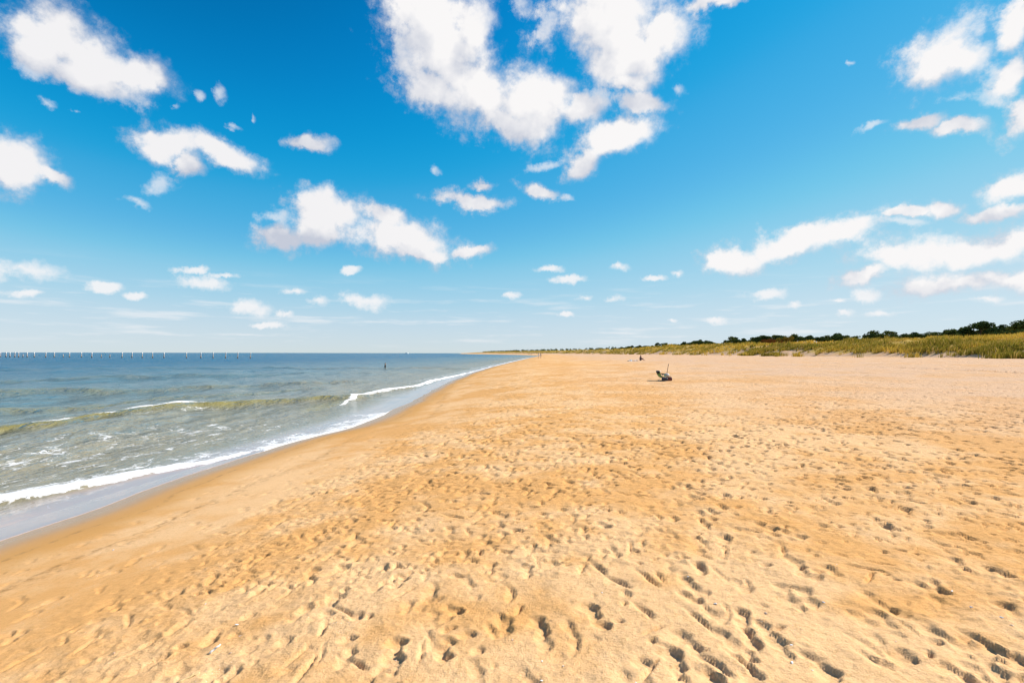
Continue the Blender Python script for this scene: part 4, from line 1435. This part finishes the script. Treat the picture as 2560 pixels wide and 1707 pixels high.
def shell_mesh(seed):
    """half of a ribbed clam shell"""
    nr, nc = 6, 13
    u_, v_ = np.meshgrid(np.linspace(0, 1, nc), np.linspace(0.02, 1, nr))
    a_ = (u_ - .5) * 2.3
    rib = 1 + .05 * np.cos(u_ * 12 * np.pi)
    X = v_ * np.sin(a_) * rib
    Y = v_ * np.cos(a_) * rib - .5
    Z = .42 * np.sin(np.clip(v_, 0, 1) * np.pi * .78 + .25) * np.cos(a_ * .55) * (1 + .1 * np.cos(u_ * 12 * np.pi)) - .05
    return raw_mesh('sea_shell', np.stack([X, Y, Z], -1).reshape(-1, 3), grid_faces(nr, nc), 4, m_shell)


sh_me = shell_mesh(1)
sh_me2 = sh_me.copy()
sh_me2.materials[0] = m_shell2
SH = [(1505, 1483, 0), (1788, 1510, 0), (1790, 1510, 1), (1979, 1613, 0), (1980, 1655, 0), (2031, 1674, 0), (1408, 1664, 0), (1355, 1650, 0), (1354, 1704, 0),
      (2092, 1414, 0), (1915, 1531, 1), (2428, 1523, 0), (2504, 1546, 0), (2530, 1566, 1), (2059, 1507, 0), (576, 1632, 1), (283, 1374, 0), (475, 1642, 1), (514, 1512, 0),
      (592, 1560, 0), (600, 1586, 1), (285, 1635, 1), (800, 1341, 0), (1590, 1700, 0), (1281, 1600, 1), (1720, 1440, 0), (2240, 1600, 1), (2380, 1480, 0), (990, 1640, 1)]
for px, py, k in SH:
    x, y = on_ground(px, py)
    o = link(bpy.data.objects.new('shell', sh_me if k == 0 else sh_me2))
    sc = random.uniform(.008, .015)
    o.scale = (sc, sc, sc)
    o.rotation_euler = (random.uniform(-.4, .4), random.uniform(-.4, .4), random.uniform(0, 6.28))
    o.location = (x, y, sand_height(x, y) + sc * .12)
    tag(o, 'small white broken shell lying on the trodden sand' if k == 0 else 'small tan broken shell lying on the trodden sand', 'shell',
        'white shells on the sand' if k == 0 else 'tan shells on the sand')

# ------------------------------------------------------------------ far white boat on the horizon
d = pxdir(1016, 883)
yb = 1900.0
xb = d.x / d.y * yb
boat = empty('motor_boat', (xb, yb, 0.0), R(4))
bm = bmesh.new()
st_ = []
for i in range(9):
    f = i / 8
    xx_ = -9 + 18 * f
    w_ = 2.3 * (1 - max(0, f - .55) ** 2 * 4.7)
    st_.append([bm.verts.new((xx_, w_ * a_, z_)) for a_, z_ in ((-1, 1.7 + .5 * f), (-.85, 0.2), (0, -.6), (.85, .2), (1, 1.7 + .5 * f))])
for s0, s1 in zip(st_[:-1], st_[1:]):
    for k in range(4):
        bm.faces.new((s0[k], s1[k], s1[k + 1], s0[k + 1]))
    bm.faces.new((s0[4], s1[4], s1[0], s0[0]))
bm.faces.new(st_[0])
bm.faces.new(st_[-1][::-1])
m_gel = simple('white_hull', (0.80, 0.80, 0.80), 0.3, 0.05, 2, 0.0)
m_win = simple('tinted_glass', (0.02, 0.03, 0.04), 0.1, 0.1, 2, 0.0)
bm_obj('hull', bm, m_gel, boat)
cushion('cabin', (7.0, 3.4, 2.2), m_gel, boat, Matrix.Translation((-.5, 0, 2.9)), 6, .15)
cushion('window_band', (7.1, 3.5, .7), m_win, boat, Matrix.Translation((-.5, 0, 3.2)), 6, .15)
tag(boat, 'small white motor boat far off on the sea horizon', 'boat')
